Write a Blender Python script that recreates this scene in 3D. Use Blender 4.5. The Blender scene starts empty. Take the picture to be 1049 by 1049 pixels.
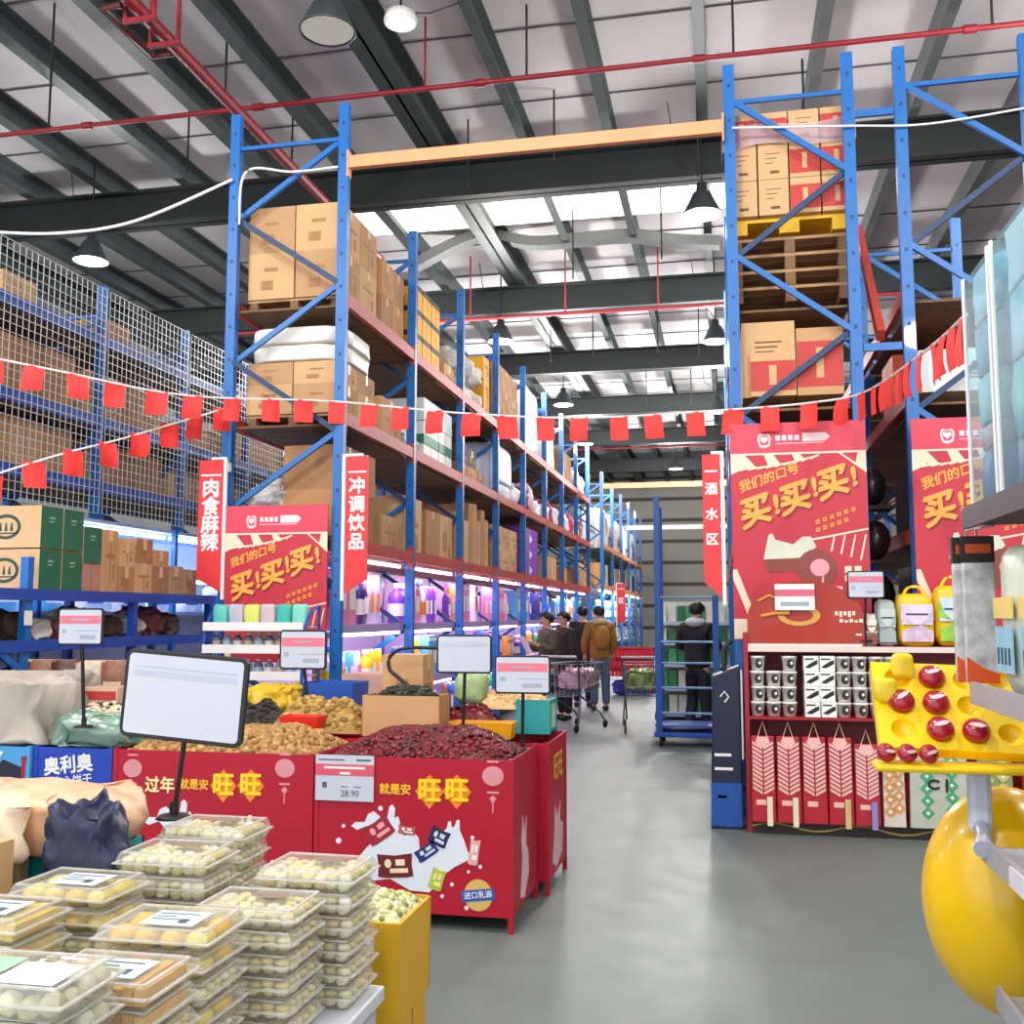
import bpy, bmesh, math, random
from mathutils import Vector, Matrix, noise
RNG = random.Random(11)
SC = bpy.context.scene
COL = SC.collection
PI = math.pi
# ------------------------------------------------------------------ camera
F, CC, CAMH = 1040.0, 524.5, 1.55
PIT = math.atan(105.5 / 1040)
YAW = math.atan(218 / 1040 * math.cos(PIT))
cam = bpy.data.objects.new('camera', bpy.data.cameras.new('camera'))
COL.objects.link(cam)
cam.location = (0, 0, CAMH)
cam.rotation_euler = (PI / 2 + PIT, 0, YAW)
cam.data.sensor_width = 36
cam.data.lens = 36 * F / 1049
cam.data.clip_end = 200
SC.camera = cam
FW = Vector((-math.sin(YAW) * math.cos(PIT), math.cos(YAW) * math.cos(PIT), math.sin(PIT)))
RT = Vector((math.cos(YAW), math.sin(YAW), 0))
UP = RT.cross(FW)
def at(x, y, Y=None, X=None, Z=None):
    """point of the world seen at pixel (x, y) on the plane Y=, X= or Z="""
    d = FW + RT * ((x - CC) / F) + UP * ((CC - y) / F)
    t = Y / d.y if Y is not None else X / d.x if X is not None else (Z - CAMH) / d.z
    return Vector((0, 0, CAMH)) + d * t
# ------------------------------------------------------------------ mesh builder
class MB:
    def __init__(s): s.v = []; s.f = []; s.m = []; s.s = []
    def add(s, vs, fs, m=0, smooth=False):
        b = len(s.v); s.v += [tuple(p) for p in vs]
        for f in fs: s.f.append([b + i for i in f]); s.m.append(m); s.s.append(smooth)
        return s
    def hexa(s, p, m=0):
        return s.add(p, [(0, 3, 2, 1), (4, 5, 6, 7), (0, 1, 5, 4), (1, 2, 6, 5), (2, 3, 7, 6), (3, 0, 4, 7)], m)
    def box(s, x0, x1, y0, y1, z0, z1, m=0):
        return s.hexa([(x0, y0, z0), (x1, y0, z0), (x1, y1, z0), (x0, y1, z0), (x0, y0, z1), (x1, y0, z1), (x1, y1, z1), (x0, y1, z1)], m)
    def bar(s, a, b, w, h=None, m=0, up=(0, 0, 1)):
        """rectangular bar from a to b"""
        a, b = Vector(a), Vector(b); h = w if h is None else h
        d = (b - a).normalized(); u = Vector(up)
        if abs(d.dot(u)) > .98: u = Vector((0, 1, 0))
        r = d.cross(u).normalized() * w / 2; u = r.cross(d).normalized() * h / 2
        return s.hexa([a - r - u, a + r - u, b + r - u, b - r - u, a - r + u, a + r + u, b + r + u, b - r + u], m)
    def tube(s, pts, r, m=0, n=6, cap=True):
        pts = [Vector(p) for p in pts]; vs = []; fs = []
        rr = r if isinstance(r, (list, tuple)) else [r] * len(pts)
        ref = None
        for i, p in enumerate(pts):
            d = (pts[min(i + 1, len(pts) - 1)] - pts[max(i - 1, 0)]).normalized()
            if ref is None or abs(d.dot(ref)) > .95:
                ref = Vector((0, 0, 1)) if abs(d.z) < .9 else Vector((1, 0, 0))
            u = d.cross(ref).normalized(); w = u.cross(d).normalized()
            for k in range(n):
                a = 2 * PI * k / n
                vs.append(p + (u * math.cos(a) + w * math.sin(a)) * rr[i])
        for i in range(len(pts) - 1):
            for k in range(n):
                fs.append((i * n + k, i * n + (k + 1) % n, (i + 1) * n + (k + 1) % n, (i + 1) * n + k))
        s.add(vs, fs, m, n > 5)
        if cap:
            b = (len(pts) - 1) * n
            s.add(vs[:n], [tuple(range(n))[::-1]], m); s.add(vs[b:b + n], [tuple(range(n))], m)
        return s
    def lathe(s, prof, c=(0, 0, 0), m=0, n=16, smooth=True):
        vs = [(c[0] + r * math.cos(2 * PI * k / n), c[1] + r * math.sin(2 * PI * k / n), c[2] + z) for r, z in prof for k in range(n)]
        fs = [(i * n + k, i * n + (k + 1) % n, (i + 1) * n + (k + 1) % n, (i + 1) * n + k) for i in range(len(prof) - 1) for k in range(n)]
        return s.add(vs, fs, m, smooth)
    def ell(s, c, r, m=0, nu=8, nv=5, rot=None):
        vs = []; fs = []; c = Vector(c)
        for j in range(nv + 1):
            t = PI * j / nv
            for k in range(nu):
                a = 2 * PI * k / nu
                p = Vector((r[0] * math.sin(t) * math.cos(a), r[1] * math.sin(t) * math.sin(a), r[2] * math.cos(t)))
                vs.append(c + (rot @ p if rot else p))
        for j in range(nv):
            for k in range(nu):
                fs.append((j * nu + k, (j + 1) * nu + k, (j + 1) * nu + (k + 1) % nu, j * nu + (k + 1) % nu))
        return s.add(vs, fs, m, True)
    def poly(s, pts, o, r, u, d, m=0):
        """flat outline pts (a, b) on the plane o + a*r + b*u, thickened by d along r x u"""
        o, r, u = Vector(o), Vector(r), Vector(u); n = r.cross(u).normalized() * d
        ar = sum(pts[i][0] * pts[(i + 1) % len(pts)][1] - pts[(i + 1) % len(pts)][0] * pts[i][1] for i in range(len(pts)))
        if ar < 0: pts = pts[::-1]
        k = len(pts); a = [o + r * x + u * y for x, y in pts]
        return s.add(a + [p + n for p in a], [tuple(range(k))[::-1], tuple(range(k, 2 * k))] + [(i, (i + 1) % k, k + (i + 1) % k, k + i) for i in range(k)], m)
    def rect(s, x0, x1, y0, y1, o, r, u, d, m=0):
        return s.poly([(x0, y0), (x1, y0), (x1, y1), (x0, y1)], o, r, u, d, m)
    def text(s, body, o, r, u, size, m=0, d=.002, bold=.02, align='CENTER', shear=0, sx=1):
        o, r, u = Vector(o), Vector(r).normalized(), Vector(u).normalized(); n = r.cross(u)
        vs, fs = glyphs(body, align, shear); e = bold * .7
        for q, (a, c) in enumerate(((0, 0), (e, 0), (-e, 0), (0, e), (0, -e), (e * .7, e * .7), (-e * .7, -e * .7)) if bold else ((0, 0),)):
            s.add([o + r * ((p[0] + a) * size * sx) + u * ((p[1] + c) * size) + n * (d + q * .00006) for p in vs], fs, m)
        return s
    def mesh(s, name, mats):
        me = bpy.data.meshes.new(name); me.from_pydata(s.v, [], s.f)
        mats = mats if isinstance(mats, (list, tuple)) else [mats]
        for x in mats: me.materials.append(x)
        me.polygons.foreach_set('material_index', s.m); me.polygons.foreach_set('use_smooth', s.s)
        me.update(); return me
    def build(s, name, mats, parent=None, loc=(0, 0, 0), rz=0, bevel=0):
        return link(name, s.mesh(name, mats), parent, loc, rz, bevel)
_gl = {}
def glyphs(body, align, shear):
    k = (body, align, shear)
    if k not in _gl:
        c = bpy.data.curves.new('glyph', 'FONT'); c.body = body; c.size = 1; c.align_x = align; c.align_y = 'CENTER'
        c.shear = shear; c.resolution_u = 3
        o = bpy.data.objects.new('glyph', c); COL.objects.link(o)
        me = bpy.data.meshes.new_from_object(o.evaluated_get(bpy.context.evaluated_depsgraph_get()))
        _gl[k] = ([tuple(v.co) for v in me.vertices], [tuple(p.vertices) for p in me.polygons])
        bpy.data.objects.remove(o); bpy.data.curves.remove(c); bpy.data.meshes.remove(me)
    return _gl[k]
def link(name, me, parent=None, loc=(0, 0, 0), rz=0, bevel=0):
    o = bpy.data.objects.new(name, me); COL.objects.link(o)
    o.location = loc
    if rz: o.rotation_euler[2] = rz
    if parent: o.parent = parent
    if bevel:
        b = o.modifiers.new('edge', 'BEVEL'); b.width = bevel; b.segments = 2; b.limit_method = 'ANGLE'
    return o
def tag(o, label=None, cat=None, group=None, kind=None):
    if label: o['label'] = label
    if cat: o['category'] = cat
    if group: o['group'] = group
    if kind: o['kind'] = kind
    return o
def thing(name, label, cat, loc=(0, 0, 0), rz=0, group=None):
    return tag(link(name, None, None, loc, rz), label, cat, group)
def struct(o): o['kind'] = 'structure'; return o
KIDS = {}
def dup(src, loc, label, group=None, rz=None, cat=None):
    """a copy of a thing with copies of its parts and sub-parts"""
    c = src.copy(); COL.objects.link(c); c.location = loc; c['label'] = label
    if group: c['group'] = group
    if rz is not None: c.rotation_euler[2] = rz
    for a in [k for k in KIDS.setdefault(src, list(src.children))]:
        b = a.copy(); COL.objects.link(b); b.parent = c
        for g in KIDS.setdefault(a, list(a.children)):
            h = g.copy(); COL.objects.link(h); h.parent = b
    return c
ORD = 'first second third fourth fifth sixth seventh eighth ninth tenth eleventh twelfth thirteenth fourteenth fifteenth sixteenth'.split()
# ------------------------------------------------------------------ materials
def lin(h):
    h = h.lstrip('#'); c = [int(h[i:i + 2], 16) / 255 for i in (0, 2, 4)]
    return tuple(x / 12.92 if x <= .04045 else ((x + .055) / 1.055) ** 2.4 for x in c) + (1,)
_m = {}
def M(hexa, rough=.6, metal=0, var=.08, scale=6, bump=0, emit=0, coat=0, aniso=None):
    """procedural principled material: base colour broken up by noise, optional bump"""
    key = (hexa, rough, metal, var, scale, bump, emit, coat, aniso)
    if key in _m: return _m[key]
    m = bpy.data.materials.new('mat' + hexa); m.use_nodes = True; t = m.node_tree; b = t.nodes['Principled BSDF']
    c = lin(hexa); b.inputs['Base Color'].default_value = c; b.inputs['Roughness'].default_value = rough; b.inputs['Metallic'].default_value = metal
    b.inputs['Coat Weight'].default_value = coat
    if var or bump:
        tc = t.nodes.new('ShaderNodeTexCoord'); mp = t.nodes.new('ShaderNodeMapping'); n = t.nodes.new('ShaderNodeTexNoise')
        n.inputs['Scale'].default_value = scale; n.inputs['Detail'].default_value = 4
        if aniso: mp.inputs['Scale'].default_value = aniso
        t.links.new(tc.outputs['Object'], mp.inputs['Vector']); t.links.new(mp.outputs['Vector'], n.inputs['Vector'])
        if var:
            mx = t.nodes.new('ShaderNodeMix'); mx.data_type = 'RGBA'
            mx.inputs[6].default_value = tuple(min(1, x * (1 - 2 * var)) for x in c[:3]) + (1,)
            mx.inputs[7].default_value = tuple(min(1, x * (1 + 2 * var)) for x in c[:3]) + (1,)
            t.links.new(n.outputs['Fac'], mx.inputs[0]); t.links.new(mx.outputs[2], b.inputs['Base Color'])
        if bump:
            bp = t.nodes.new('ShaderNodeBump'); bp.inputs['Strength'].default_value = bump; bp.inputs['Distance'].default_value = .02
            t.links.new(n.outputs['Fac'], bp.inputs['Height']); t.links.new(bp.outputs['Normal'], b.inputs['Normal'])
    if emit:
        b.inputs['Emission Color'].default_value = c; b.inputs['Emission Strength'].default_value = emit
    _m[key] = m; return m
def clear(hexa='#f4f6f4', milk=.1, gloss=.12, rough=.12):
    key = ('clear', hexa, milk, gloss, rough)
    if key in _m: return _m[key]
    m = bpy.data.materials.new('clear_plastic'); m.use_nodes = True; t = m.node_tree; N = t.nodes; L = t.links
    out = N['Material Output']; N.remove(N['Principled BSDF'])
    tr = N.new('ShaderNodeBsdfTransparent'); tr.inputs[0].default_value = lin(hexa)
    df = N.new('ShaderNodeBsdfDiffuse'); df.inputs[0].default_value = lin(hexa)
    gl = N.new('ShaderNodeBsdfGlossy'); gl.inputs['Roughness'].default_value = rough
    ns = N.new('ShaderNodeTexNoise'); ns.inputs['Scale'].default_value = 14
    bp = N.new('ShaderNodeBump'); bp.inputs['Strength'].default_value = .25; bp.inputs['Distance'].default_value = .02
    tc = N.new('ShaderNodeTexCoord'); L.new(tc.outputs['Object'], ns.inputs['Vector']); L.new(ns.outputs['Fac'], bp.inputs['Height']); L.new(bp.outputs['Normal'], gl.inputs['Normal'])
    m1 = N.new('ShaderNodeMixShader'); m1.inputs[0].default_value = milk; L.new(tr.outputs[0], m1.inputs[1]); L.new(df.outputs[0], m1.inputs[2])
    m2 = N.new('ShaderNodeMixShader'); m2.inputs[0].default_value = gloss; L.new(m1.outputs[0], m2.inputs[1]); L.new(gl.outputs[0], m2.inputs[2])
    L.new(m2.outputs[0], out.inputs[0]); _m[key] = m; return m
def glow(hexa, k):
    key = ('glow', hexa, k)
    if key not in _m:
        m = bpy.data.materials.new('glow'); m.use_nodes = True; t = m.node_tree; t.nodes.remove(t.nodes['Principled BSDF'])
        e = t.nodes.new('ShaderNodeEmission'); e.inputs[0].default_value = lin(hexa); e.inputs[1].default_value = k
        t.links.new(e.outputs[0], t.nodes['Material Output'].inputs[0]); _m[key] = m
    return _m[key]
BLUE = M('#0a66b2', .4, .0, .08, 3, coat=.2)
DBLUE = M('#1b4aa6', .45, 0, .08, 3)
ORANGE = M('#b23c2c', .5, 0, .15, 5)
LORANGE = M('#f0a070', .55, 0, .06, 3)
WOOD = M('#a5805a', .8, 0, .25, 8, .2)
DWOOD = M('#7a5c40', .85, 0, .25, 8, .2)
CARD = [M(h, .8, 0, .07, 5, .05) for h in ('#c89a6b', '#b98a5c', '#d2a878', '#a97c55', '#bf9468')]
TAPE = M('#d8b98a', .35, 0, .05, 5)
PRINT = M('#a67c50', .7, 0, .2, 12)
RED = M('#a80a26', .4, 0, .06, 3, coat=.15)
POSTER = M('#c62f3f', .5, 0, .04, 2)
FLAG = M('#ee3a36', .7, 0, .06, 5)
WHITE = M('#eceae6', .5, 0, .03, 4)
CREAM = M('#f3dcc0', .5, 0, .03, 4)
YELLOW = M('#fad00a', .4, 0, .05, 3, coat=.2)
GOLD = M('#f7b733', .5, 0, .05, 4)
BLACK = M('#17181a', .45, 0, .1, 4)
GREY = M('#8f9294', .5, .2, .08, 4)
SILVER = M('#b9bcc0', .35, .6, .06, 4)
PAPER = M('#c4cad6', .6, 0, .03, 3)
PINK = M('#e5768a', .6, 0, .04, 3)
FAINT = M('#a4abb8', .6, 0, .03, 3)
FILM = clear('#f2f4f6', .22, .14, .15)
PET = clear('#fbfaf2', .13, .12, .12)
RIM = clear('#fbfaf6', .4, .2, .12)
SACKW = M('#e3e1dc', .6, 0, .08, 6, .3)
STEEL = M('#4c5556', .55, .1, .1, 2)
DSTEEL = M('#1c2021', .6, .1, .1, 2)
PIPE = M('#8a1524', .5, 0, .06, 3)
# ------------------------------------------------------------------ the hall
def floor_mat():
    m = bpy.data.materials.new('floor_paint'); m.use_nodes = True; t = m.node_tree; b = t.nodes['Principled BSDF']; L = t.links
    tc = t.nodes.new('ShaderNodeTexCoord'); n1 = t.nodes.new('ShaderNodeTexNoise'); n2 = t.nodes.new('ShaderNodeTexNoise')
    n1.inputs['Scale'].default_value = .7; n1.inputs['Detail'].default_value = 5; n2.inputs['Scale'].default_value = 5; n2.inputs['Detail'].default_value = 6
    for n in (n1, n2): L.new(tc.outputs['Object'], n.inputs['Vector'])
    mx = t.nodes.new('ShaderNodeMix'); mx.data_type = 'RGBA'; mx.inputs[6].default_value = lin('#59635f'); mx.inputs[7].default_value = lin('#7c8580')
    L.new(n1.outputs['Fac'], mx.inputs[0])
    m2 = t.nodes.new('ShaderNodeMix'); m2.data_type = 'RGBA'; m2.blend_type = 'OVERLAY'; m2.inputs[0].default_value = .18
    L.new(mx.outputs[2], m2.inputs[6]); L.new(n2.outputs['Fac'], m2.inputs[7]); L.new(m2.outputs[2], b.inputs['Base Color'])
    mr = t.nodes.new('ShaderNodeMapRange'); mr.inputs[3].default_value = .42; mr.inputs[4].default_value = .6
    L.new(n2.outputs['Fac'], mr.inputs[0]); L.new(mr.outputs[0], b.inputs['Roughness']); return m
ZC = 7.9
struct(MB().box(-13, 9, -4, 47, -.1, 0).build('floor', floor_mat()))
struct(MB().box(-13, 9, -4, 47, ZC, ZC + .1).build('ceiling', M('#d2cfd2', .75, 0, .08, 1.2, .25)))
def wall_mat():
    m = bpy.data.materials.new('wall_sheet'); m.use_nodes = True; t = m.node_tree; b = t.nodes['Principled BSDF']; L = t.links
    tc = t.nodes.new('ShaderNodeTexCoord'); w = t.nodes.new('ShaderNodeTexWave'); w.wave_type = 'BANDS'; w.bands_direction = 'Z'; w.inputs['Scale'].default_value = .32; w.inputs['Distortion'].default_value = .6
    w.inputs['Detail Scale'].default_value = .3
    cr = t.nodes.new('ShaderNodeValToRGB'); cr.color_ramp.elements[0].color = lin('#45463f'); cr.color_ramp.elements[1].color = lin('#c4c0b6'); cr.color_ramp.elements[1].position = .14
    L.new(tc.outputs['Object'], w.inputs['Vector']); L.new(w.outputs['Fac'], cr.inputs[0]); L.new(cr.outputs[0], b.inputs['Base Color']); b.inputs['Roughness'].default_value = .6
    return m
struct(MB().box(-13, 9, 46.9, 47, 0, ZC).build('wall_back', wall_mat()))
struct(MB().box(-13, -12.9, -4, 46.9, 0, ZC).build('wall_left', M('#8d9294', .7, 0, .1, 1)))
struct(MB().box(8.9, 9, -4, 46.9, 0, ZC).build('wall_right', M('#8d9294', .7, 0, .1, 1)))
# purlins along the aisle, sheet seams and girders across
def ibeam(mb, a, b, w, h, t=.02, m=0):
    a, b = Vector(a), Vector(b)
    mb.bar(a, b, t, h, m); up = Vector((0, 0, h / 2 - t / 2))
    mb.bar(a + up, b + up, w, t, m); mb.bar(a - up, b - up, w, t, m)
tn = 1
for x in (-12.1, -10.9, -9.75, -8.55, -7.3, -6.1, -4.95, -2.4, -1.31, -.14, 1.13, 2.36, 3.6, 4.8, 6.0, 7.2):
    mb = MB(); w = .17 if x < -4 else .12
    mb.box(x - w / 2, x + w / 2, 0, 46.8, 7.58, 7.6); mb.box(x - w / 2, x - w / 2 + .02, 0, 46.8, 7.6, 7.88); mb.box(x - w / 2, x + w / 2, 0, 46.8, 7.88, 7.9)
    struct(mb.build('trim_%d' % tn, STEEL if x < 0 else M('#5c6062', .6, .1, .1, 2))); tn += 1
mb = MB(); ibeam(mb, (-3.55, 0, 7.68), (-3.55, 46.8, 7.68), .34, .42, .03)
struct(mb.build('trim_%d' % tn, M('#3a4142', .55, .1, .1, 2))); tn += 1
for y in (12.45, 17.6, 22.3, 27.2, 32.2, 38.5):
    mb = MB(); ibeam(mb, (-12.9, y, 7.22), (8.9, y, 7.22), .28, .5, .03)
    struct(mb.build('trim_%d' % tn, DSTEEL if y != 17.6 else M('#3c4444', .6, .1, .1, 2))); tn += 1
mb = MB()
for i in range(28):
    y = 2.5 + i * 1.55
    if abs(y - 14.9) > .8: mb.bar((-12.9, y, ZC - .012), (8.9, y, ZC - .012), .016, .016)
struct(mb.build('trim_%d' % tn, M('#4c4c4e', .7))); tn += 1
# translucent roof light: a strip of the roof that lets the day in
struct(MB().box(-7.4, 1.0, 14.3, 15.6, 7.86, 7.895).build('window_1', glow('#fff6ea', 3.2)))
# sagging grey air duct of cloth below the second girder
def fit(p, n=24):
    """smooth curve through points"""
    p = [Vector(q) for q in p]; out = []
    for i in range(len(p) - 1):
        a, b, c, d = p[max(i - 1, 0)], p[i], p[i + 1], p[min(i + 2, len(p) - 1)]
        for k in range(n):
            t = k / n
            out.append(.5 * ((2 * b) + (c - a) * t + (2 * a - 5 * b + 4 * c - d) * t * t + (3 * b - a - 3 * c + d) * t ** 3))
    return out + [p[-1]]
pts = [at(425, 272, Y=15.9), at(488, 242, Y=15.9), at(530, 247, Y=15.9), at(560, 249, Y=15.9), at(640, 242, Y=15.9), at(690, 247, Y=15.9), at(738, 249, Y=15.9)]
mb = MB()
for a, b in zip(fit(pts, 5), fit(pts, 5)[1:]): mb.bar(a, b, .25, .16)
tag(mb.build('cable_duct', M('#6a6f70', .6, 0, .1, 2)), 'wavy grey duct hanging under the bright roof strip', 'duct')
# ------------------------------------------------------------------ pipes
t = thing('sprinkler_pipe', 'long red sprinkler pipe running across the hall under the roof', 'pipe', (0, 9.85, 7.1))
mb = MB(); mb.tube([(-12.9, 0, 0), (8.9, 0, 0)], .028, n=8)
for x in (-7, -4.9, -2.4, -.14, 2.4): mb.tube([(x - .06, 0, 0), (x + .06, 0, 0)], .042, n=8)
mb.build('pipe', PIPE, t)
for x in (-7.5, -5.3, -3.0, -1.9, .2, 2.6, 5): MB().tube([(x, 0, 0), (x, 0, .8)], .013, n=5).build('hanger_rod', DSTEEL if x < -3.5 or x > -2.5 else PIPE, t)
t = thing('sprinkler_pipe', 'thick red water main running along the hall towards the first black girder', 'pipe', (-4.93, 0, 6.85))
MB().tube([(0, 2, 0), (0, 14, 0)], .06, n=10).build('pipe', PIPE, t)
mb = MB()
for y in (7.6, 8.0): mb.bar((-.14, y, -.1), (-.14, y, 1.05), .03); mb.bar((.14, y, -.1), (.14, y, 1.05), .03); mb.bar((-.16, y, -.09), (.16, y, -.09), .04)
mb.build('bracket', M('#8a1e2a', .5), t)
MB().tube([(-.12, 7.5, 0), (-.3, 7.5, 0), (-.3, 8.3, 0), (-.05, 8.3, 0)], .03, n=6).build('valve_loop', M('#5c2026', .5), t)
for Y, z, lab in ((17.0, 6.75, 'thin red pipe crossing below the second dark girder, on drop rods'), (33, 7.0, 'distant dark red pipe crossing the far end of the hall')):
    t = thing('sprinkler_pipe', lab, 'pipe', (0, Y, z)); MB().tube([(-9, 0, 0), (3, 0, 0)], .03, n=6).build('pipe', M('#c4434c', .5) if Y < 20 else PIPE, t)
    for x in (-6, -4.3, -2.6, -1, .6): MB().tube([(x, 0, 0), (x, 0, ZC - z)], .015, n=5).build('hanger_rod', M('#c4434c', .5), t)
rods = [(-8.6, 9.6), (-6.7, 8.8), (-6.4, 11), (-5.2, 11.4), (-1.9, 11.6), (-.2, 11.9), (1.0, 11.5), (-3.1, 12.1), (-2.2, 15.2), (-.8, 14.6), (-1.2, 20), (-.4, 20.4), (-2.5, 20), (-3.4, 20.2), (-1.8, 25), (-.7, 25)]
for i, (x, y) in enumerate(rods):
    tag(MB().tube([(x, y, 6.75 if y > 14 else 7.0), (x, y, ZC - .01)], .013, n=5).build('hanger_rod', DSTEEL), 'thin black rod hanging from the roof', 'rod', 'thin black rods hanging from the roof')
# ------------------------------------------------------------------ pendant lamps
def lamp_proto(loc, label):
    t = thing('pendant_lamp', label, 'lamp', loc, 0, 'pendant lamps under the roof')
    MB().lathe([(.0, .40), (.06, .40), (.07, .30), (.11, .27), (.16, .16), (.235, .015), (.24, 0), (.225, .0), (.15, .15), (.08, .25), (0, .26)], n=20).build('shade', M('#3c4346', .5, .3, .05), t)
    MB().lathe([(0, .03), (.215, .03), (.222, .012), (.19, -.01), (0, -.02)], n=20).build('diffuser', glow('#fff4ec', 14), t)
    MB().tube([(0, 0, .4), (0, 0, ZC - loc[2] - .01)], .012, n=6).build('rod', BLACK, t)
    MB().tube([(0, 0, .42), (-.12, 0, .6), (-.3, .02, .75), (-.4, .02, ZC - loc[2] - .01)], .007, n=5).build('cable', BLACK, t)
    return t
lamps = [(-8.46, 12.11, 'pendant lamp over the left wire cage'), (-3.15, 7.55, 'pendant lamp high beside the thick grey beam near the picture top'),
         (-.17, 12.16, 'pendant lamp beside the wrapped cartons on the right rack'), (-.06, 18.08, 'second pendant lamp down the right side of the aisle'),
         (-3.81, 17.29, 'pendant lamp glowing above the left rack'), (-3.57, 22.96, 'pendant lamp over the far end of the left rack'),
         (-.07, 24.51, 'third pendant lamp down the right side of the aisle'), (-3.79, 28.45, 'small distant pendant lamp behind the left rack end'),
         (-1.5, 34, 'farthest pendant lamp over the aisle')]
proto = None
for x, y, lab in lamps:
    z = 6.4
    if proto is None: proto = lamp_proto((x, y, z), lab)
    else:
        o = dup(proto, (x, y, z), lab)
        if y == 7.55:
            for c in o.children:
                if c.name.startswith('diffuser'): c.data = c.data.copy(); c.data.materials[0] = glow('#cfc9be', .55)
# unseen lamps of the same kind, added to light the front of the hall
for x, y in ((-6, 3.6), (-1.5, 3.6), (3.2, 3.6), (-6, -1), (-1.5, -1), (3.2, -1), (3.5, 9), (-10.5, 6)):
    dup(proto, (x, y, 6.4), 'added pendant lamp, out of view, lighting the front of the hall')
t = thing('ceiling_lamp', 'flat white disc lamp close under the roof beside the thick grey beam', 'lamp', (-3.05, 9.17, 7.45))
MB().lathe([(0, .09), (.15, .08), (.17, .0), (.165, -.02), (.15, -.02)], n=20).build('shade', WHITE, t)
MB().lathe([(.15, -.015), (.08, -.03), (0, -.03)], n=20).build('diffuser', glow('#fff2e0', 2.2), t)
MB().tube([(0, 0, .09), (0, 0, .43)], .012).build('rod', BLACK, t)
MB().tube([(.1, 0, .08), (.3, 0, .05), (.6, 0, .12), (.62, 0, .4)], .008, n=5).build('cable', BLACK, t)
def light(x, y, z, w, size, color=(1, .98, .955), rot=None, sy=None, kind="AREA"):
    d = bpy.data.lights.new("lamp_light", kind); d.energy = w
    if kind == "AREA": d.shape = "DISK" if sy is None else "RECTANGLE"; d.size = size
    else: d.shadow_soft_size = size
    if sy: d.size_y = sy
    d.color = color; o = bpy.data.objects.new('lamp_light', d); COL.objects.link(o); o.location = (x, y, z)
    if rot: o.rotation_euler = rot
    return o
for x, y, w in [(a, b, 230 if b < 16 else 380 if b < 20 else 680) for a, b, _ in lamps] + [(-6, 3.6, 300), (-1.5, 3.6, 360), (3.2, 3.6, 300), (-6, -1, 300), (-1.5, -1, 300), (3.2, -1, 300), (3.5, 9, 240), (-10.5, 6, 240)]:
    if y != 7.55: light(x, y, 6.15, w, .22, kind="POINT")
w = bpy.data.worlds.new('world'); SC.world = w; w.use_nodes = True
w.node_tree.nodes['Background'].inputs[0].default_value = (.93, .96, 1, 1); w.node_tree.nodes['Background'].inputs[1].default_value = 1.6
# ------------------------------------------------------------------ pallet racks
def frame_mesh(w, h, first=.15, pitch=.66, hor=True):
    """two posts with zigzag bracing, across x from 0 (aisle side) to w; returns post mesh, brace mesh"""
    p = MB(); p.box(-.045, .045, -.035, .035, .0, h); p.box(-.06, .06, -.055, .055, 0, .012)
    for k in range(int(h / .3)): p.box(-.012, .012, -.037, .037, .2 + k * .3, .23 + k * .3, 1)
    b = MB(); zs = []; z = h - .32
    if hor: b.bar((.03, 0, z), (w - .03, 0, z), .03, .035)
    side = 0; y = .018
    while z > first + pitch:
        x0, x1 = (.03, w - .03) if side == 0 else (w - .03, .03)
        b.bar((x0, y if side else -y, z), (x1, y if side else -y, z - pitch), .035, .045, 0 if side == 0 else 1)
        z -= pitch; side = 1 - side
    b.bar((.03, 0, z), (w - .03, 0, z), .03, .045)
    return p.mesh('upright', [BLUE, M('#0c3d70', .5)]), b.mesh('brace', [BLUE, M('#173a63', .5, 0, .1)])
def rack(name, label, x0, x1, ys, hs, levels, beam, cat='rack', deck=True, group=None, decks=None, hor=True):
    """rack running along y between x0 (aisle side) and x1; levels = z of each beam's underside"""
    t = thing(name, label, cat, (x0, ys[0], 0), 0, group); w = abs(x1 - x0); sg = 1 if x1 > x0 else -1; cache = {}
    for y, h in zip(ys, hs):
        if h not in cache: cache[h] = frame_mesh(w, h, hor=hor)
        pm, bm = cache[h]
        for xx in (0, x1 - x0): link('upright', pm, t, (xx, y - ys[0], 0))
        o = link('brace', bm, t, (0, y - ys[0], 0))
        if sg < 0: o.rotation_euler[2] = PI
    for a, b in zip(ys, ys[1:]):
        L = b - a
        for i, z in enumerate(levels):
            for xx, s in ((0, 1), (x1 - x0, -1)):
                bmx = MB(); q = xx - .02 * s * sg
                bmx.box(q - .022, q + .022, .04, L - .04, z, z + .115); bmx.box(q - .026, q + .026, .036, .05, z - .05, z + .16); bmx.box(q - .026, q + .026, L - .05, L - .036, z - .05, z + .16)
                bmx.build('beam', beam[i] if isinstance(beam, list) else beam, t, (0, a - ys[0], 0))
            if deck:
                MB().box(min(0, x1 - x0) + .05, max(0, x1 - x0) - .05, .045, L - .045, z + .0, z + .02).build('deck', DWOOD if decks is None else decks, t, (0, a - ys[0], 0))
    return t
LY = [8.2 + 2.05 * i for i in range(9)]
rack('pallet_rack', 'long blue and orange pallet rack along the left side of the aisle', -3.235, -4.28, LY, [6.1] + [5.7] * 8, [4.26, 3.2, 2.1], ORANGE)
RY = [8.25, 10.8, 13.35, 15.9, 18.45]
rack('pallet_rack', 'tall blue pallet rack behind the big red poster right of the aisle', .12, 1.06, RY, [6.1, 5.8, 5.8, 5.8, 5.8], [4.0, 3.18, 2.1], ORANGE)
rack('pallet_rack', 'blue pallet rack standing back to back behind the second red poster', 1.46, 2.4, RY, [6.1, 5.6, 5.4, 5.4, 5.4], [4.0, 3.18, 2.1], ORANGE)
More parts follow.
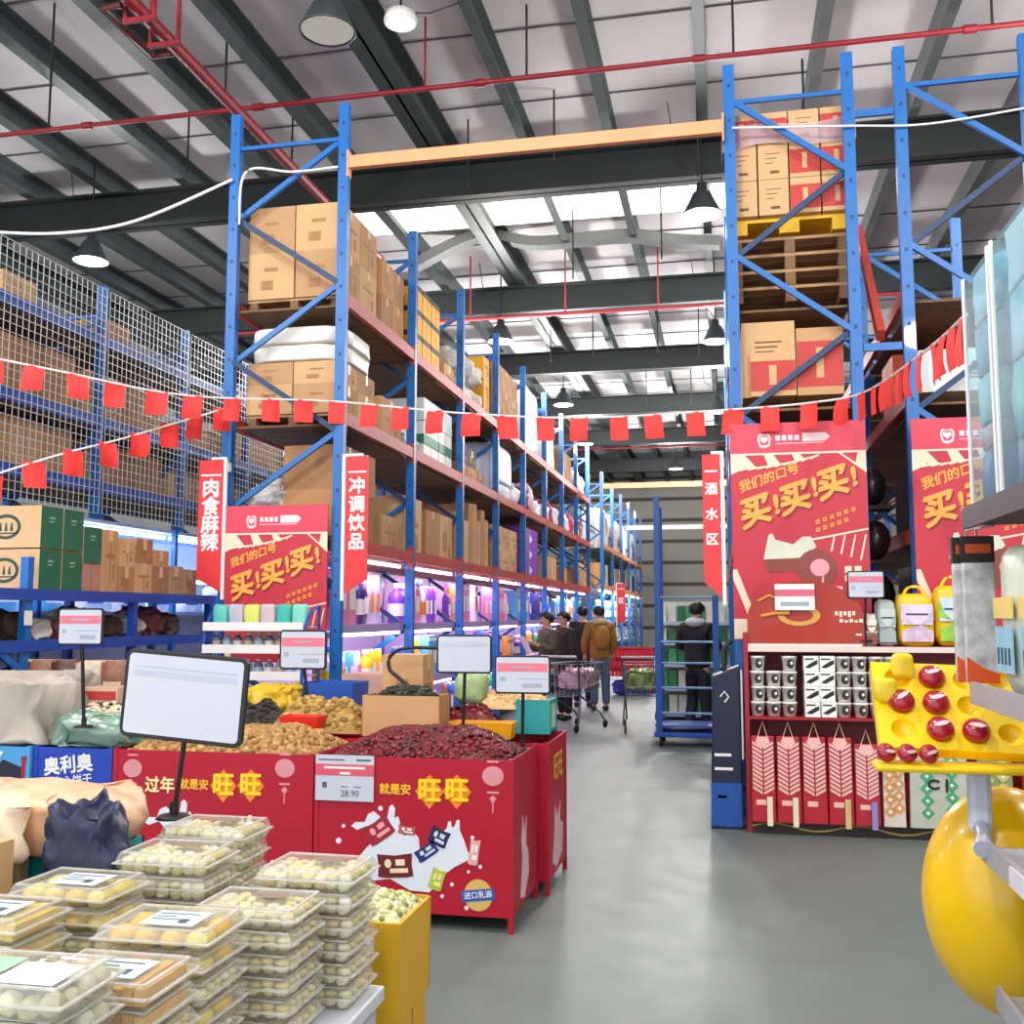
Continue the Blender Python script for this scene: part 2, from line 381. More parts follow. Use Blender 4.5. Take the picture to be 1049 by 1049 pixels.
for z, q in ((5.55, 'upper'), (3.62, 'lower')): tag(MB().box(1.115, 1.405, 8.235, 8.265, z, z + .06).build('row_spacer', BLUE), '%s short blue bar joining the back to back right racks' % q, 'spacer')
tag(MB().bar((1.25, 8.26, 3.745), (1.25, 9.3, 5.0), .06, .1).build('loose_bar', ORANGE), 'loose orange rack beam leaning in the gap between right racks', 'bar')
tie = MB(); tie.box(-3.19, .075, 8.17, 8.23, 5.5, 5.61); tie.box(-3.2, -3.185, 8.16, 8.24, 5.42, 5.66); tie.box(.06, .075, 8.16, 8.24, 5.42, 5.66)
tag(tie.build('tie_beam', LORANGE), 'pale orange tie beam spanning the aisle between the tall rack frames', 'beam')
LY2 = [27.2 + 2.6 * i for i in range(6)]
rack('pallet_rack', 'distant blue rack beyond the cross aisle on the left', -3.2, -4.2, LY2, [5.4] * 6, [3.35, 2.25], LORANGE, decks=GREY)
for Y, z, lab in ((27.2, 4.95, 'pale orange tie beam over the aisle at the distant rack'), (33, 4.3, 'white tie beam over the far aisle')):
    tag(MB().box(-3.15, 1.3, Y - .03, Y + .03, z, z + .14).build('tie_beam', LORANGE if Y < 30 else WHITE), lab, 'beam')
# ------------------------------------------------------------------ goods: cartons, pallets, sacks
_cm = {}
def carton_mesh(w, d, h, v=0, tape=True, mark=True):
    k = (round(w, 2), round(d, 2), round(h, 2), v)
    if k not in _cm:
        w, d, h = k[:3]; b = MB(); b.box(-w / 2, w / 2, -d / 2, d / 2, 0, h); e = .0015
        # flap seams
        b.box(-w / 2 - e, w / 2 + e, -.003, .003, h * .1, h + e, 2)
        tp = MB(); tp.box(-w / 2 - .002, w / 2 + .002, -.025, .025, h - .09, h + .002)
        pm = MB(); r = random.Random(hash(k) & 255)
        for sx in (-1, 1):
            o = (sx * (w / 2), 0, h * .5); R_ = (0, sx, 0)
            pm.rect(-d * .3, d * .05, -h * .22, h * .2, o, R_, (0, 0, 1), .0015) if v % 2 else pm.rect(-d * .32, d * .3, h * .05, h * .12, o, R_, (0, 0, 1), .0015)
            pm.rect(d * .15, d * .3, -h * .3, -h * .05, o, R_, (0, 0, 1), .0015)
        for sy in (-1, 1):
            o = (0, sy * d / 2, h * .5); R_ = (-sy, 0, 0)
            pm.rect(-w * .15, w * .15, h * .1, h * .18, o, R_, (0, 0, 1), .0015); pm.rect(-w * .22, w * .05, -h * .3, -h * .1, o, R_, (0, 0, 1), .0015)
        _cm[k] = (b.mesh('carton', [CARD[v % 5], TAPE, M('#8a6641', .8)]), tp.mesh('tape', TAPE), pm.mesh('print', PRINT))
    return _cm[k]
def carton(loc, w, d, h, label, group, v=0, rz=0, detail=True, mats=None, desc=None):
    b, tp, pm = carton_mesh(w, d, h, v)
    o = tag(link('carton', b, None, loc, rz), label, 'carton', group)
    if mats:
        k = (b.name, mats.name)
        if k not in _cm: m2 = b.copy(); m2.materials[0] = mats; _cm[k] = m2
        o.data = _cm[k]
    if detail: link('tape_strip', tp, o); link('side_print', pm, o)
    return o
def pallet_proto():
    t = thing('pallet', 'x', 'pallet'); d = MB(); r = MB()
    for i in range(6): d.box(-.47, .47, -.45 + i * .155, -.45 + i * .155 + .12, .085, .105)
    for x in (-.45, -.04, .37): r.box(x, x + .08, -.45, .45, 0, .085)
    d.build('deck_board', WOOD, t); r.build('runner', DWOOD, t); return t
PAL = [None]
def pallet(loc, label, group='wooden pallets on the racks', sy=1):
    if PAL[0] is None: PAL[0] = t = pallet_proto(); t.location = loc; t['label'] = label; t['group'] = group
    else: t = dup(PAL[0], loc, label, group)
    t.scale = (.95, sy, 1); return t
TIER = {4: 'top tier', 3: 'second tier', 2: 'third tier'}
def fill(x0, x1, y0, y1, z, nx, ny, rows, label_tail, group, v=0, mats=None, desc='brown carton', detail=True, gap=.008, jit=.012):
    """cartons laid nx by ny in rows of the heights given; every one its own label"""
    w = (x1 - x0) / nx; d = (y1 - y0) / ny; zz = z
    rn = ['bottom row', 'second row', 'third row', 'fourth row', 'fifth row']
    if len(rows) == 1: rn = ['']
    if len(rows) == 2: rn = ['lower row', 'upper row']
    for k, h in enumerate(rows):
        for i in range(nx):
            for j in range(ny):
                xi = '' if nx == 1 else ', aisle side' if (i == nx - 1) == (x1 < 0) and i in (0, nx - 1) else ', inner side' if i in (0, nx - 1) else ', middle'
                yj = '' if ny == 1 else ', ' + ORD[j] + ' from front'
                lab = '%s%s%s%s, %s' % (desc, ', ' + rn[k] if rn[k] else '', xi, yj, label_tail)
                carton((x0 + w * (i + .5) + RNG.uniform(-jit, jit) * .3, y0 + d * (j + .5), zz), w - gap - jit * .6, d - gap - jit * .3, h - .003, lab, group, (v + (i + j + k) % 2 * 2) if mats is None else v, 0, detail, mats)
        zz += h
_sk = {}
def nvec(p): return Vector((noise.noise(p), noise.noise(p + Vector((31.4, 7.7, 2.1))), noise.noise(p + Vector((3.3, 17.9, 41.2)))))
def sack_mesh(w, d, h, m, seed=0, flat=.55, rough=.06):
    """a filled soft bag: rounded box, rumpled"""
    k = (round(w, 2), round(d, 2), round(h, 2), m.name, seed, flat)
    if k not in _sk:
        b = MB(); nu, nv = (20, 10) if rough < .08 and max(w, h) < .5 else (48, 26); vs = []; fs = []
        def pw(c, e): return math.copysign(abs(c) ** e, c)
        for j in range(nv + 1):
            t = PI * j / nv - PI / 2
            for i in range(nu):
                a = 2 * PI * i / nu
                p = Vector((w / 2 * pw(math.cos(t), flat) * pw(math.cos(a), .45), d / 2 * pw(math.cos(t), flat) * pw(math.sin(a), .45), h / 2 * pw(math.sin(t), flat) + h / 2))
                n_ = nvec(p * (3.5 / max(w, h)) * 1.6 + Vector((seed * 7.3, seed, 0)))
                n2 = nvec(p * (11 / max(w, h)) + Vector((seed * 3.1, 0, seed)))
                p += Vector((n_.x * w, n_.y * d, n_.z * h * .7)) * rough * 2 + Vector((n2.x * w, n2.y * d, n2.z * h)) * rough * .55
                if rough >= .08:
                    rg = (1 - abs(noise.noise(p * (7 / max(w, h)) + Vector((seed, 2, 5)))) * 2.2) * .5 + (1 - abs(noise.noise(p * (15 / max(w, h)) + Vector((9, seed, 1)))) * 2) * .25
                    p += Vector((p.x / w * .6, p.y / d * .6, (p.z - h / 2) / h)).normalized() * rg * h * rough * 1.6
                p.z = max(0, p.z); vs.append(p)
        for j in range(nv):
            for i in range(nu): fs.append((j * nu + i, j * nu + (i + 1) % nu, (j + 1) * nu + (i + 1) % nu, (j + 1) * nu + i))
        b.add(vs, fs, 0, True); _sk[k] = b.mesh('sack', m)
    return _sk[k]
def sack(name, loc, w, d, h, m, label, cat, group=None, seed=0, rz=0, flat=.55, rough=.06):
    return tag(link(name, sack_mesh(w, d, h, m, seed, flat, rough), None, loc, rz), label, cat, group)
GL = 'goods on the long left rack'
XL0, XL1 = -4.2, -3.29
# --- top tier
def pal(y, z, tail, sy=1.0, x=-3.745): pallet((x, y, z), 'wooden pallet under ' + tail, sy=sy)
pal(8.78, 4.285, 'the nearest big cartons on the top tier')
fill(XL0, XL1, 8.32, 9.27, 4.4, 2, 2, [.43, .43], 'nearest pallet, top tier of left rack', GL, 2)
pal(9.78, 4.285, 'the second carton stack of the top tier', .75)
fill(XL0, XL1, 9.42, 10.14, 4.4, 2, 2, [.36, .36], 'second pallet, top tier of left rack', GL, 1)
pal(11.0, 4.285, 'the yellow cartons of the top tier')
YC = M('#e2a615', .6, 0, .06, 4)
for k, h in enumerate((.26, .26, .26)):
    for j in range(3):
        for i in range(2):
            o = carton((XL0 + .24 + i * .46, 10.6 + j * .36, 4.4 + k * .275), .43, .33, .255, 'yellow carton, %s layer, %s from front, %s side, top tier of left rack' % (('bottom', 'middle', 'top')[k], ORD[j], ('inner', 'aisle')[i]), 'yellow cartons on the top tier', 3, 0, False, YC)
            MB().box(-.218, .218, -.168, .168, .215, .272).build('dark_lid', M('#3a2a18', .6), o)
fill(XL0, XL1, 11.75, 12.2, 4.29, 2, 1, [.34], 'beside yellow cartons, top tier of left rack', GL, 0)
SK1 = M('#c9c3bb', .5, 0, .2, 9, .4); SK2 = M('#d8d6d6', .4, 0, .08, 6, .3)
for j in range(3):
    for k in range(2):
        sack('sack', (-3.73, 12.62 + j * .44, 4.285 + k * .39), .86, .4, .36, SK1, 'grey wrapped sack, %s layer, %s from front, third bay, top tier of left rack' % (('lower', 'upper')[k], ORD[j]), 'sack', 'grey sacks on the top tier', j + k)
fill(XL0, XL1, 13.85, 14.2, 4.285, 1, 1, [.32, .32, .32], 'tall yellow stack, top tier of left rack', GL, 0, YC, 'yellow carton')
fill(XL0, XL1, 14.5, 16.2, 4.285, 2, 3, [.36, .36, .36], 'fourth bay, top tier of left rack', GL, 4)
sack('wrapped_load', (-3.73, 17.4, 4.285), .9, 1.75, 1.3, SK2, 'tall white film wrapped pallet load on the top tier of left rack', 'pallet load', GL, 3, 0, .25, .02)
sack('wrapped_load', (-3.73, 19.3, 4.285), .9, 1.5, 1.0, SACKW, 'lower white wrapped load behind the tall one, top tier', 'pallet load', GL, 4, 0, .3, .03)
fill(XL0, XL1, 20.6, 22.3, 4.285, 1, 3, [.4, .35], 'seventh bay, top tier of left rack', GL, 1, None, 'brown carton', False)
for j in range(2): sack('sack', (-3.73, 23.1 + j * .85, 4.285), .9, .75, .6, SACKW, 'white sack, %s from front, last bay, top tier of left rack' % ORD[j], 'sack', GL, j)
# --- second tier
pal(8.8, 3.225, 'the white topped cartons of the second tier')
fill(XL0, XL1, 8.34, 9.24, 3.34, 2, 2, [.27, .2], 'nearest pallet, second tier of left rack', GL, 2)
for k in range(2):
    sack('wrapped_flat_pack', (-3.745, 8.79, 3.815 + k * .165), .93, .92, .16, M('#e6e0d6', .35, 0, .06, 5, .15), 'white film wrapped flat pack, %s of two, nearest pallet, second tier' % ('lower', 'upper')[k], 'package', 'white wrapped flat packs', k, 0, .2, .012)
fill(XL0, XL1, 9.45, 10.1, 3.225, 1, 1, [.5], 'beside white wrapped stack, second tier of left rack', GL, 0)
sack('plastic_bag', (-3.62, 10.66, 3.225), .45, .4, .36, M('#cfd3d8', .25, 0, .15, 8, .4), 'rumpled clear grey plastic bag on the second tier, second bay', 'bag', GL, 5, 0, .7, .1)
GRN = M('#1e7a4b', .5, 0, .05)
for k in range(3):
    for j in range(2):
        o = carton((-3.55, 11.25 + j * .62, 3.225 + k * .27), .48, .58, .262, 'white carton with green base, %s layer, %s from front, second tier' % (('bottom', 'middle', 'top')[k], ORD[j]), 'green and white cartons', 1, 0, False, WHITE)
        MB().box(-.243, .243, -.293, .293, .002, .11).build('green_band', GRN if k < 2 else M('#cfe0d6', .5), o)
fill(XL0 + .1, XL1, 12.5, 13.9, 3.225, 1, 3, [.3], 'third bay, second tier of left rack', GL, 3)
fill(XL0, XL1, 12.5, 13.4, 3.53, 1, 2, [.22], 'upper layer, third bay, second tier of left rack', GL, 3, M('#5b4a3e', .7), 'dark brown carton')
BW = M('#cfd4e6', .35, 0, .06, 5, .15)
o = sack('bulk_bag', (-3.65, 15.1, 3.225), .8, 1.3, .92, BW, 'big pale blue wrapped bulk pack, fourth bay, second tier', 'bulk pack', GL, 8, 0, .3, .02)
MB().box(-.41, -.2, -.67, -.66, .1, .8).rect(-.5, .55, .3, .34, (.405, 0, 0), (0, 1, 0), (0, 0, 1), .003).build('dark_panel', M('#27307a', .5), o)
WPK = M('#ece6ea', .4, 0, .06, 5, .2); MAR = M('#8e2142', .5, 0, .1, 5, .2)
for j, (y, h, m, c) in enumerate([(16.0, .45, WPK, 'white'), (16.86, .5, M('#402038', .5), 'dark plum'), (17.38, .62, M('#e5b8c6', .5), 'pale pink'), (17.9, .4, WPK, 'white'), (18.92, .42, WPK, 'white'), (19.4, .55, MAR, 'maroon'), (20.02, .5, WPK, 'white'), (20.85, .6, MAR, 'maroon'), (21.45, .5, WPK, 'white'), (22.05, .55, M('#c8405f', .5), 'rose red'), (22.95, .5, WPK, 'white'), (23.4, .55, MAR, 'maroon')]):
    sack('soft_pack', (-3.6, y, 3.225), .68, .38, h, m, '%s soft pack, %s along the middle beam beyond the pale blue pack' % (c, ORD[j]), 'package', 'soft packs on the second tier', j)
# --- third tier, above the lit shelves
pal(8.85, 2.125, 'the big brown cartons of the third tier')
fill(-3.85, XL1, 8.4, 9.3, 2.24, 1, 2, [.42, .4], 'nearest pallet, third tier of left rack', GL, 1)
fill(-4.2, -3.87, 8.4, 9.3, 2.24, 1, 2, [.24], 'inner side, nearest pallet, third tier of left rack', GL, 3)
fill(XL0 + .2, XL1, 9.5, 10.05, 2.125, 1, 1, [.42], 'beside yellow tagged carton, third tier of left rack', GL, 4)
o = carton((-3.62, 10.62, 2.125), .6, .62, .7, 'tan carton with a tall yellow side panel, third tier of left rack', GL, 2)
MB().rect(-.3, -.02, .02, .48, (.3, 0, 0), (0, 1, 0), (0, 0, 1), .004).build('yellow_panel', YELLOW, o)
fill(XL0 + .2, XL1, 11.05, 12.2, 2.125, 1, 2, [.62], 'second bay, third tier of left rack', GL, 3)
pal(13.2, 2.125, 'the upright narrow cartons of the third tier')
for j in range(8):
    h = (.62, .74, .55, .8, .82, .6, .78, .66)[j]
    carton((-3.62, 12.45 + j * .235, 2.235), .62, .21, h, 'narrow upright brown carton, %s of the row on the third tier' % ORD[j], 'narrow upright cartons', j, 0, False)
fill(XL0 + .2, XL1, 14.5, 16.2, 2.125, 1, 3, [.4, .36], 'fourth bay, third tier of left rack', GL, 0)
PUR = M('#8a3fb5', .5, 0, .06)
o = carton((-3.65, 17.4, 2.125), .7, 1.35, .92, 'tall purple carton with white arrows on the third tier', GL, 0, 0, False, PUR)
mb = MB()
for q in range(3): mb.poly([(-.1, .12 + q * .27), (.18, .2 + q * .27), (-.1, .28 + q * .27)], (.352, 0, 0), (0, 1, 0), (0, 0, 1), .003)
mb.build('white_arrow', WHITE, o)
fill(XL0 + .2, XL1, 18.5, 20.2, 2.125, 1, 3, [.55], 'sixth bay, third tier of left rack', GL, 2, None, 'tan carton', False)
carton((-3.6, 20.9, 2.125), .7, .7, .4, 'orange carton on the third tier near the rack end', GL, 0, 0, False, M('#e08a3c', .6))
fill(XL0 + .2, XL1, 22.7, 24.4, 2.125, 1, 3, [.5], 'last bay, third tier of left rack', GL, 1, None, 'brown carton', False)
# goods seen through the end frame of the left rack, above the poster
sack('plastic_bag', (-4.02, 8.62, 2.485), .34, .4, .22, M('#c9c6c4', .3, 0, .1, 9, .4), 'tied grey plastic bag lying on cartons above the smaller left poster', 'bag', None, 6, 0, .8, .12)
MB().lathe([(.025, 0), (.05, .05), (.075, .12), (.03, .1)], (0, 0, .19), n=8).build('tied_neck', M('#d4d2d0', .3, 0, .1, 9, .4), bpy.data.objects['plastic_bag.001'])
# ------------------------------------------------------------------ lit shelves of the left rack
LILAC = M('#c9b6dd', .4, 0, .05, 3)
SHELFZ = (1.42, .82, .25)
for b in range(8):
    for k, z in enumerate(SHELFZ):
        t = thing('shelf_board', 'lilac shelf board, %s bay, %s of the lit left rack' % (ORD[b], ('upper', 'middle', 'lowest')[k]), 'shelf', (-3.76, LY[b] + 1.025, z), 0, 'shelf boards of the lit rack')
        MB().box(-.46, .46, -.97, .97, 0, .03).build('board', LILAC, t); MB().box(.46, .475, -.97, .97, -.03, .045).build('price_rail', M('#b9a0cf', .3), t)
    t = thing('back_panel', 'pale back panel of the lit shelves, %s bay of left rack' % ORD[b], 'panel', (-4.24, LY[b] + 1.025, .05), 0, 'back panels of the lit shelves')
    MB().box(-.01, .01, -.97, .97, 0, 2.02).build('panel', M('#cfc0de', .5), t)
    for k, z in enumerate((2.055, 1.37, .77)):
        t = thing('tube_lamp', 'glowing pink white tube lamp, %s bay, %s of left rack' % (ORD[b], ('under the beam', 'under the upper shelf', 'under the middle shelf')[k]), 'lamp', (-3.33, LY[b] + 1.025, z), 0, 'tube lamps on the lit rack')
        MB().tube([(0, -.95, 0), (0, .95, 0)], .016, n=8).build('tube', glow('#ffdcf6', 9 if k == 0 else 5), t)
        MB().box(-.02, .02, -.97, -.95, -.02, .025).box(-.02, .02, .95, .97, -.02, .025).box(-.012, .012, -.97, .97, .018, .03).build('holder', M('#d9a9d0', .4), t)
    if b in (0, 2, 4, 6):
        light(-3.42, LY[b] + 2.05, 2.0, 26, .1, (1, .72, .97), (0, math.radians(25), 0), 3.4)
        light(-3.42, LY[b] + 2.05, 1.34, 16, .1, (.93, .74, 1), (0, math.radians(25), 0), 3.4)
        light(-3.42, LY[b] + 2.05, .74, 8, .1, (.93, .74, 1), (0, math.radians(25), 0), 3.4)
def bottle_mesh(r, h, m, cap, lab):
    b = MB(); b.lathe([(0, 0), (r, 0), (r, h * .62), (r * .85, h * .72), (r * .35, h * .84), (r * .35, h * .9)], n=10); b.lathe([(r * .42, h * .88), (r * .42, h), (0, h)], n=10, m=1)
    b.lathe([(r * 1.02, h * .2), (r * 1.02, h * .5)], n=10, m=2); return b.mesh('bottle', [m, cap, lab])
def pouch_mesh(w, h, d, m, lab):
    b = MB(); n = 6; vs = []; fs = []
    for s in (-1, 1):
        for i in range(n + 1):
            for j in range(n + 1):
                u, v = i / n * 2 - 1, j / n; bul = max(0, (1 - u * u)) ** .6 * max(0, 1 - (2 * v - .9) ** 4) ** .5 if v < .95 else 0
                vs.append((s * bul * d / 2, u * w / 2, v * h))
    k = (n + 1) ** 2
    for s in range(2):
        for i in range(n):
            for j in range(n): q = s * k + i * (n + 1) + j; fs.append((q, q + n + 1, q + n + 2, q + 1) if s else (q, q + 1, q + n + 2, q + n + 1))
    b.add(vs, fs, 0, True); b.add([(d * .52, -w * .3, h * .25), (d * .52, w * .3, h * .25), (d * .5, w * .3, h * .62), (d * .5, -w * .3, h * .62)], [(0, 1, 2, 3)], 1)
    b.add([(-w * .0, -w / 2, h * .95), (.004, w / 2, h * .95), (.004, w / 2, h), (.004, -w / 2, h)], [(0, 1, 2, 3)], 1)
    return b.mesh('pouch', [m, lab])
PC = [('blue', '#2f63c8'), ('white', '#e9e6ee'), ('yellow', '#f2c21a'), ('violet', '#7c46c0'), ('pink', '#e78ab8'), ('red', '#c2263c'), ('green', '#3d9a55'), ('silver', '#b9bac6'), ('orange', '#ea8a2a'), ('navy', '#27306e'), ('sky blue', '#58b2e0'), ('plum', '#6b2a5c')]
PM = {n: M(h, .35, 0, .05, 6) for n, h in PC}
_bm = {}
NMG = {}
def product(kind, cn, loc, size, label, group):
    k = (kind, cn, round(size[0], 2), round(size[1], 2))
    if k not in _bm:
        m = PM[cn]; lab = WHITE if cn not in ('white', 'silver') else PM[PC[hash(k[2:]) % 6 * 2][0]]
        if kind == 'bottle': _bm[k] = bottle_mesh(size[0] / 2, size[1], m, lab if cn != 'white' else PM['blue'], lab)
        elif kind == 'pouch': _bm[k] = pouch_mesh(size[0], size[1], size[0] * .4, m, lab)
        else:
            b = MB(); w, h = size; b.box(-.12, .12, -w / 2, w / 2, 0, h); b.rect(-w * .36, w * .36, h * .3, h * .7, (.12, 0, 0), (0, 1, 0), (0, 0, 1), .002, 1); b.rect(-w * .5, w * .5, h * .86, h * .95, (.12, 0, 0), (0, 1, 0), (0, 0, 1), .002, 1)
            _bm[k] = b.mesh('box', [m, lab])
    nm = {'bottle': 'bottle', 'pouch': 'pouch', 'box': 'product_box'}[kind]
    return tag(link(nm, _bm[k], None, loc), label, 'bottle' if kind == 'bottle' else 'pouch' if kind == 'pouch' else 'box', group)
rr = random.Random(5)
pal_by = {0: ['plum', 'silver', 'yellow', 'violet', 'pink', 'navy'], 1: ['silver', 'white', 'violet', 'pink', 'sky blue'], 2: ['yellow', 'yellow', 'violet', 'white', 'pink'], 3: ['pink', 'red', 'pink', 'white', 'plum'], 4: ['blue', 'violet', 'pink', 'sky blue'], 5: ['white', 'blue', 'silver', 'navy'], 6: ['sky blue', 'blue', 'white'], 7: ['blue', 'white', 'green']}
for b in range(8):
    for k, z in enumerate(SHELFZ[:2] if b > 3 else SHELFZ):
        y = LY[b] + .14; n = 0; run = 0; c = None
        while y < LY[b] + 1.68 and n < 16:
            if run == 0: c = rr.choice(pal_by[b] if k == 0 else ['blue', 'white', 'sky blue', 'silver', 'red', 'violet', 'yellow'] if b < 2 else ['yellow', 'white', 'green', 'orange', 'pink', 'violet', 'blue']); kd = rr.choice(['bottle', 'pouch', 'box', 'pouch']); run = rr.randint(1, 3); wd = rr.choice((.16, .2, .24) if b < 4 else (.26, .32)); hh = rr.choice((.36, .42, .46) if k else (.38, .44, .5))
            y += wd / 2 + .012; n += 1; run -= 1
            product(kd, c, (-3.48 if kd != 'bottle' else -3.46, y, z + .031), (wd, hh), '%s %s, %s along the %s shelf, %s bay of lit left rack' % (c, {'bottle': 'bottle', 'pouch': 'pouch', 'box': 'box'}[kd], ORD[n - 1], ('upper', 'middle', 'lowest')[k], ORD[b]), 'goods on the lit shelves')
            y += wd / 2 + .012
# deeper goods rows so the shelves read full
# ------------------------------------------------------------------ caged rack on the far left
CY = [7.9 + 1.72 * i for i in range(6)]
cage = rack('cage_rack', 'blue rack behind white wire mesh on the far left', -6.55, -7.6, CY, [5.1] * 6, [2.85, 3.55, 4.45], DBLUE, 'rack')
WIRE = M('#c9cdcb', .4, .3, .05)
def wire_panel(L, z0, z1, sp, r):
    b = MB(); n = int(L / sp)
    for i in range(n + 1): y = i * L / n; b.box(-r, r, y - r, y + r, z0, z1)
    k = int((z1 - z0) / sp)
    for i in range(k + 1): z = z0 + i * (z1 - z0) / k; b.box(-r + .003, r + .003, 0, L, z - r, z + r)
    return b
wm = wire_panel(1.66, 2.62, 5.05, .085, .003).mesh('mesh_panel', WIRE)
for y in CY[:-1]: link('mesh_panel', wm, cage, (.07, y - CY[0] + .03, 0))
GC = 'goods in the caged rack'
for b in range(5):
    y = CY[b] + .1; br = ORD[b]
    fill(-7.5, -6.75, y, y + 1.5, 2.975, 1, 3, [(.5, .48, .42, .4, .45)[b]], '%s bay, lower beam behind wire mesh' % br, GC, b, None, 'brown carton', False)
    fill(-7.5, -6.75, y, y + 1.5, 3.675, 1, 3, [(.6, .55, .3, .5, .4)[b]], '%s bay, middle beam behind wire mesh' % br, GC, b + 1, None, 'tan carton', False)
    if b != 2: fill(-7.5, -6.9, y + .5, y + 1.0, 4.575, 1, 1, [.38], '%s bay, top beam behind wire mesh' % br, GC, b + 2, None, 'tan carton', False)
for i, y in enumerate((7.2, 8.9)):
    sack('plastic_bag', (-6.1, y + 4.6, 2.9 - .28), .4, .9, .35, SACKW, 'white plastic bag, %s of two, on the ledge behind the wire cage' % ('nearer', 'farther')[i], 'bag', None, i, 0, .7, .1) if 0 else None
# cold lit white shelves below the cage
t = thing('lit_shelf', 'long cold white lit shelf case below the wire cage', 'shelf', (-5.45, 5.2, 0))
MB().box(-.95, -.9, 0, 10.5, 0, 2.4).build('back_panel', M('#dfe9f4', .5), t)
for z in (1.55, 1.95, 2.37): MB().box(-.9, -.02, 0, 10.5, z, z + .03).build('shelf_board', M('#9db8dd', .4), t)
for i in range(6): MB().box(-.05, .0, .02 + i * 2.08, .07 + i * 2.08, 0, 2.41).build('post', BLUE, t)
for i in range(5):
    for z in (2.33, 1.9):
        o = tag(MB().tube([(0, -.98, 0), (0, .98, 0)], .018, n=8).build('tube_lamp', glow('#e8f3ff', 8), None, (-5.57, 6.3 + i * 2.08, z)), 'cold white tube lamp, %s from front, %s below the wire cage' % (ORD[i], 'upper' if z > 2.1 else 'lower'), 'lamp', 'tube lamps below the wire cage')
light(-5.75, 8.6, 2.28, 40, .1, (.82, .91, 1), (0, math.radians(-10), 0), 6); light(-5.75, 8.6, 1.86, 30, .1, (.82, .91, 1), (0, math.radians(-10), 0), 6)
rr = random.Random(9); y = 5.5; n = 0
while y < 14.5 and n < 16:
    c = rr.choice(['white', 'sky blue', 'silver', 'white']); product('pouch', c, (-5.75, y, 1.581), (.4, .3), '%s pouch, %s along the cold lit shelf below the cage' % (c, ORD[n]), 'pouches below the cage'); y += .58; n += 1
# ------------------------------------------------------------------ blue shop shelf with green and brown cartons on top
t = thing('shop_shelf', 'blue metal shop shelf carrying green and brown cartons on top', 'shelf', (-4.7, 4.9, 0))
for y in (0, 1.3, 2.6, 3.85):
    for x in (-.02, -.6): MB().box(x - .03, x + .03, y - .03, y + .03, 0, 1.95 if y == 1.3 else 1.7).build('post', BLUE if y == 1.3 else DBLUE, t)
for z in (1.68, 1.33, .85, .4):
    MB().box(-.62, .0, -.02, 3.9, z, z + .03).build('shelf_board', DBLUE, t); MB().box(.012, .03, 0, 3.88, z - .03, z + .05).build('price_rail', DBLUE, t)
MB().bar((.0, .55, 1.6), (.0, 1.28, 1.15), .03, .05).build('strut', BLUE, t)
MB().box(.033, .038, 1.22, 1.3, 1.48, 1.58).build('price_tag', WHITE, t)
g = 'cartons on the blue shop shelf'
GM = M('#1f6a4e', .6, 0, .08, 5)
def green_carton(x, y, z, w, d, h, lab):
    o = carton((x, y, z), w, d, h, lab, g, 2, 0, False)
    b = MB(); b.box(w / 2, w / 2 + .002, -d / 2, d / 2, 0.002, h - .002)
    b.build('green_side', GM, o)
    e = MB(); pts = [(.12 * math.cos(a), .09 * math.sin(a)) for a in [2 * PI * i / 20 for i in range(20)]]
    q = [(.095 * math.cos(a), .068 * math.sin(a)) for a in [2 * PI * i / 20 for i in range(20)]]
    for i in range(20):
        j = (i + 1) % 20; e.poly([pts[i], pts[j], q[j], q[i]], (.02, -d / 2, h * .5), (1, 0, 0), (0, 0, 1), .002)
    for dx in (-.045, 0, .045): e.poly([(dx - .012, -.03), (dx + .012, -.03), (dx + .004, .03), (dx - .004, .03)], (.02, -d / 2, h * .5), (1, 0, 0), (0, 0, 1), .002)
    e.rect(-.1, .1, -.005, .004, (.02, -d / 2, h * .35), (1, 0, 0), (0, 0, 1), .002)
    e.build('oval_mark', M('#26402f', .6), o)
    f = MB(); f.rect(-.03, .03, .06, .075, (w / 2 + .002, 0, h * .5), (0, 1, 0), (0, 0, 1), .002); f.rect(-.03, .02, .035, .045, (w / 2 + .002, 0, h * .5), (0, 1, 0), (0, 0, 1), .002)
    f.build('pale_print', M('#8fb59a', .6), o)
for k in range(2):
    green_carton(-5.02, 6.44, 1.715 + k * .31, .6, .24, .3, 'tan carton with green side, %s of the nearest stack on blue shelf' % ('lower', 'upper')[k])
    green_carton(-5.02, 6.69, 1.715 + k * .31, .6, .23, .3, 'tan carton with green side, %s of the stack just behind the nearest' % ('lower', 'upper')[k])
carton((-5.02, 6.93, 1.715), .6, .22, .22, 'pinkish brown carton below a green one on blue shelf', g, 1, 0, False, M('#b98474', .7))
green_carton(-5.02, 6.93, 1.94, .6, .22, .28, 'tan carton with green side standing on a pinkish carton')
for i, (y, d, hs) in enumerate([(7.15, .2, [.5]), (7.38, .22, [.22, .2]), (7.63, .24, [.26, .2]), (7.89, .24, [.24, .14]), (8.14, .22, [.26]), (8.38, .22, [.24])]):
    z = 1.715
    for k, h in enumerate(hs): carton((-4.98, y, z), .54, d, h, 'brown carton, %s%s past the green ones on blue shelf' % (ORD[i], ', upper,' if k else ', lower,' if len(hs) > 1 else ''), g, i + k, 0, True); z += h + .003
MUSH = M('#4a3526', .8, 0, .25, 10, .3)
rr = random.Random(3)
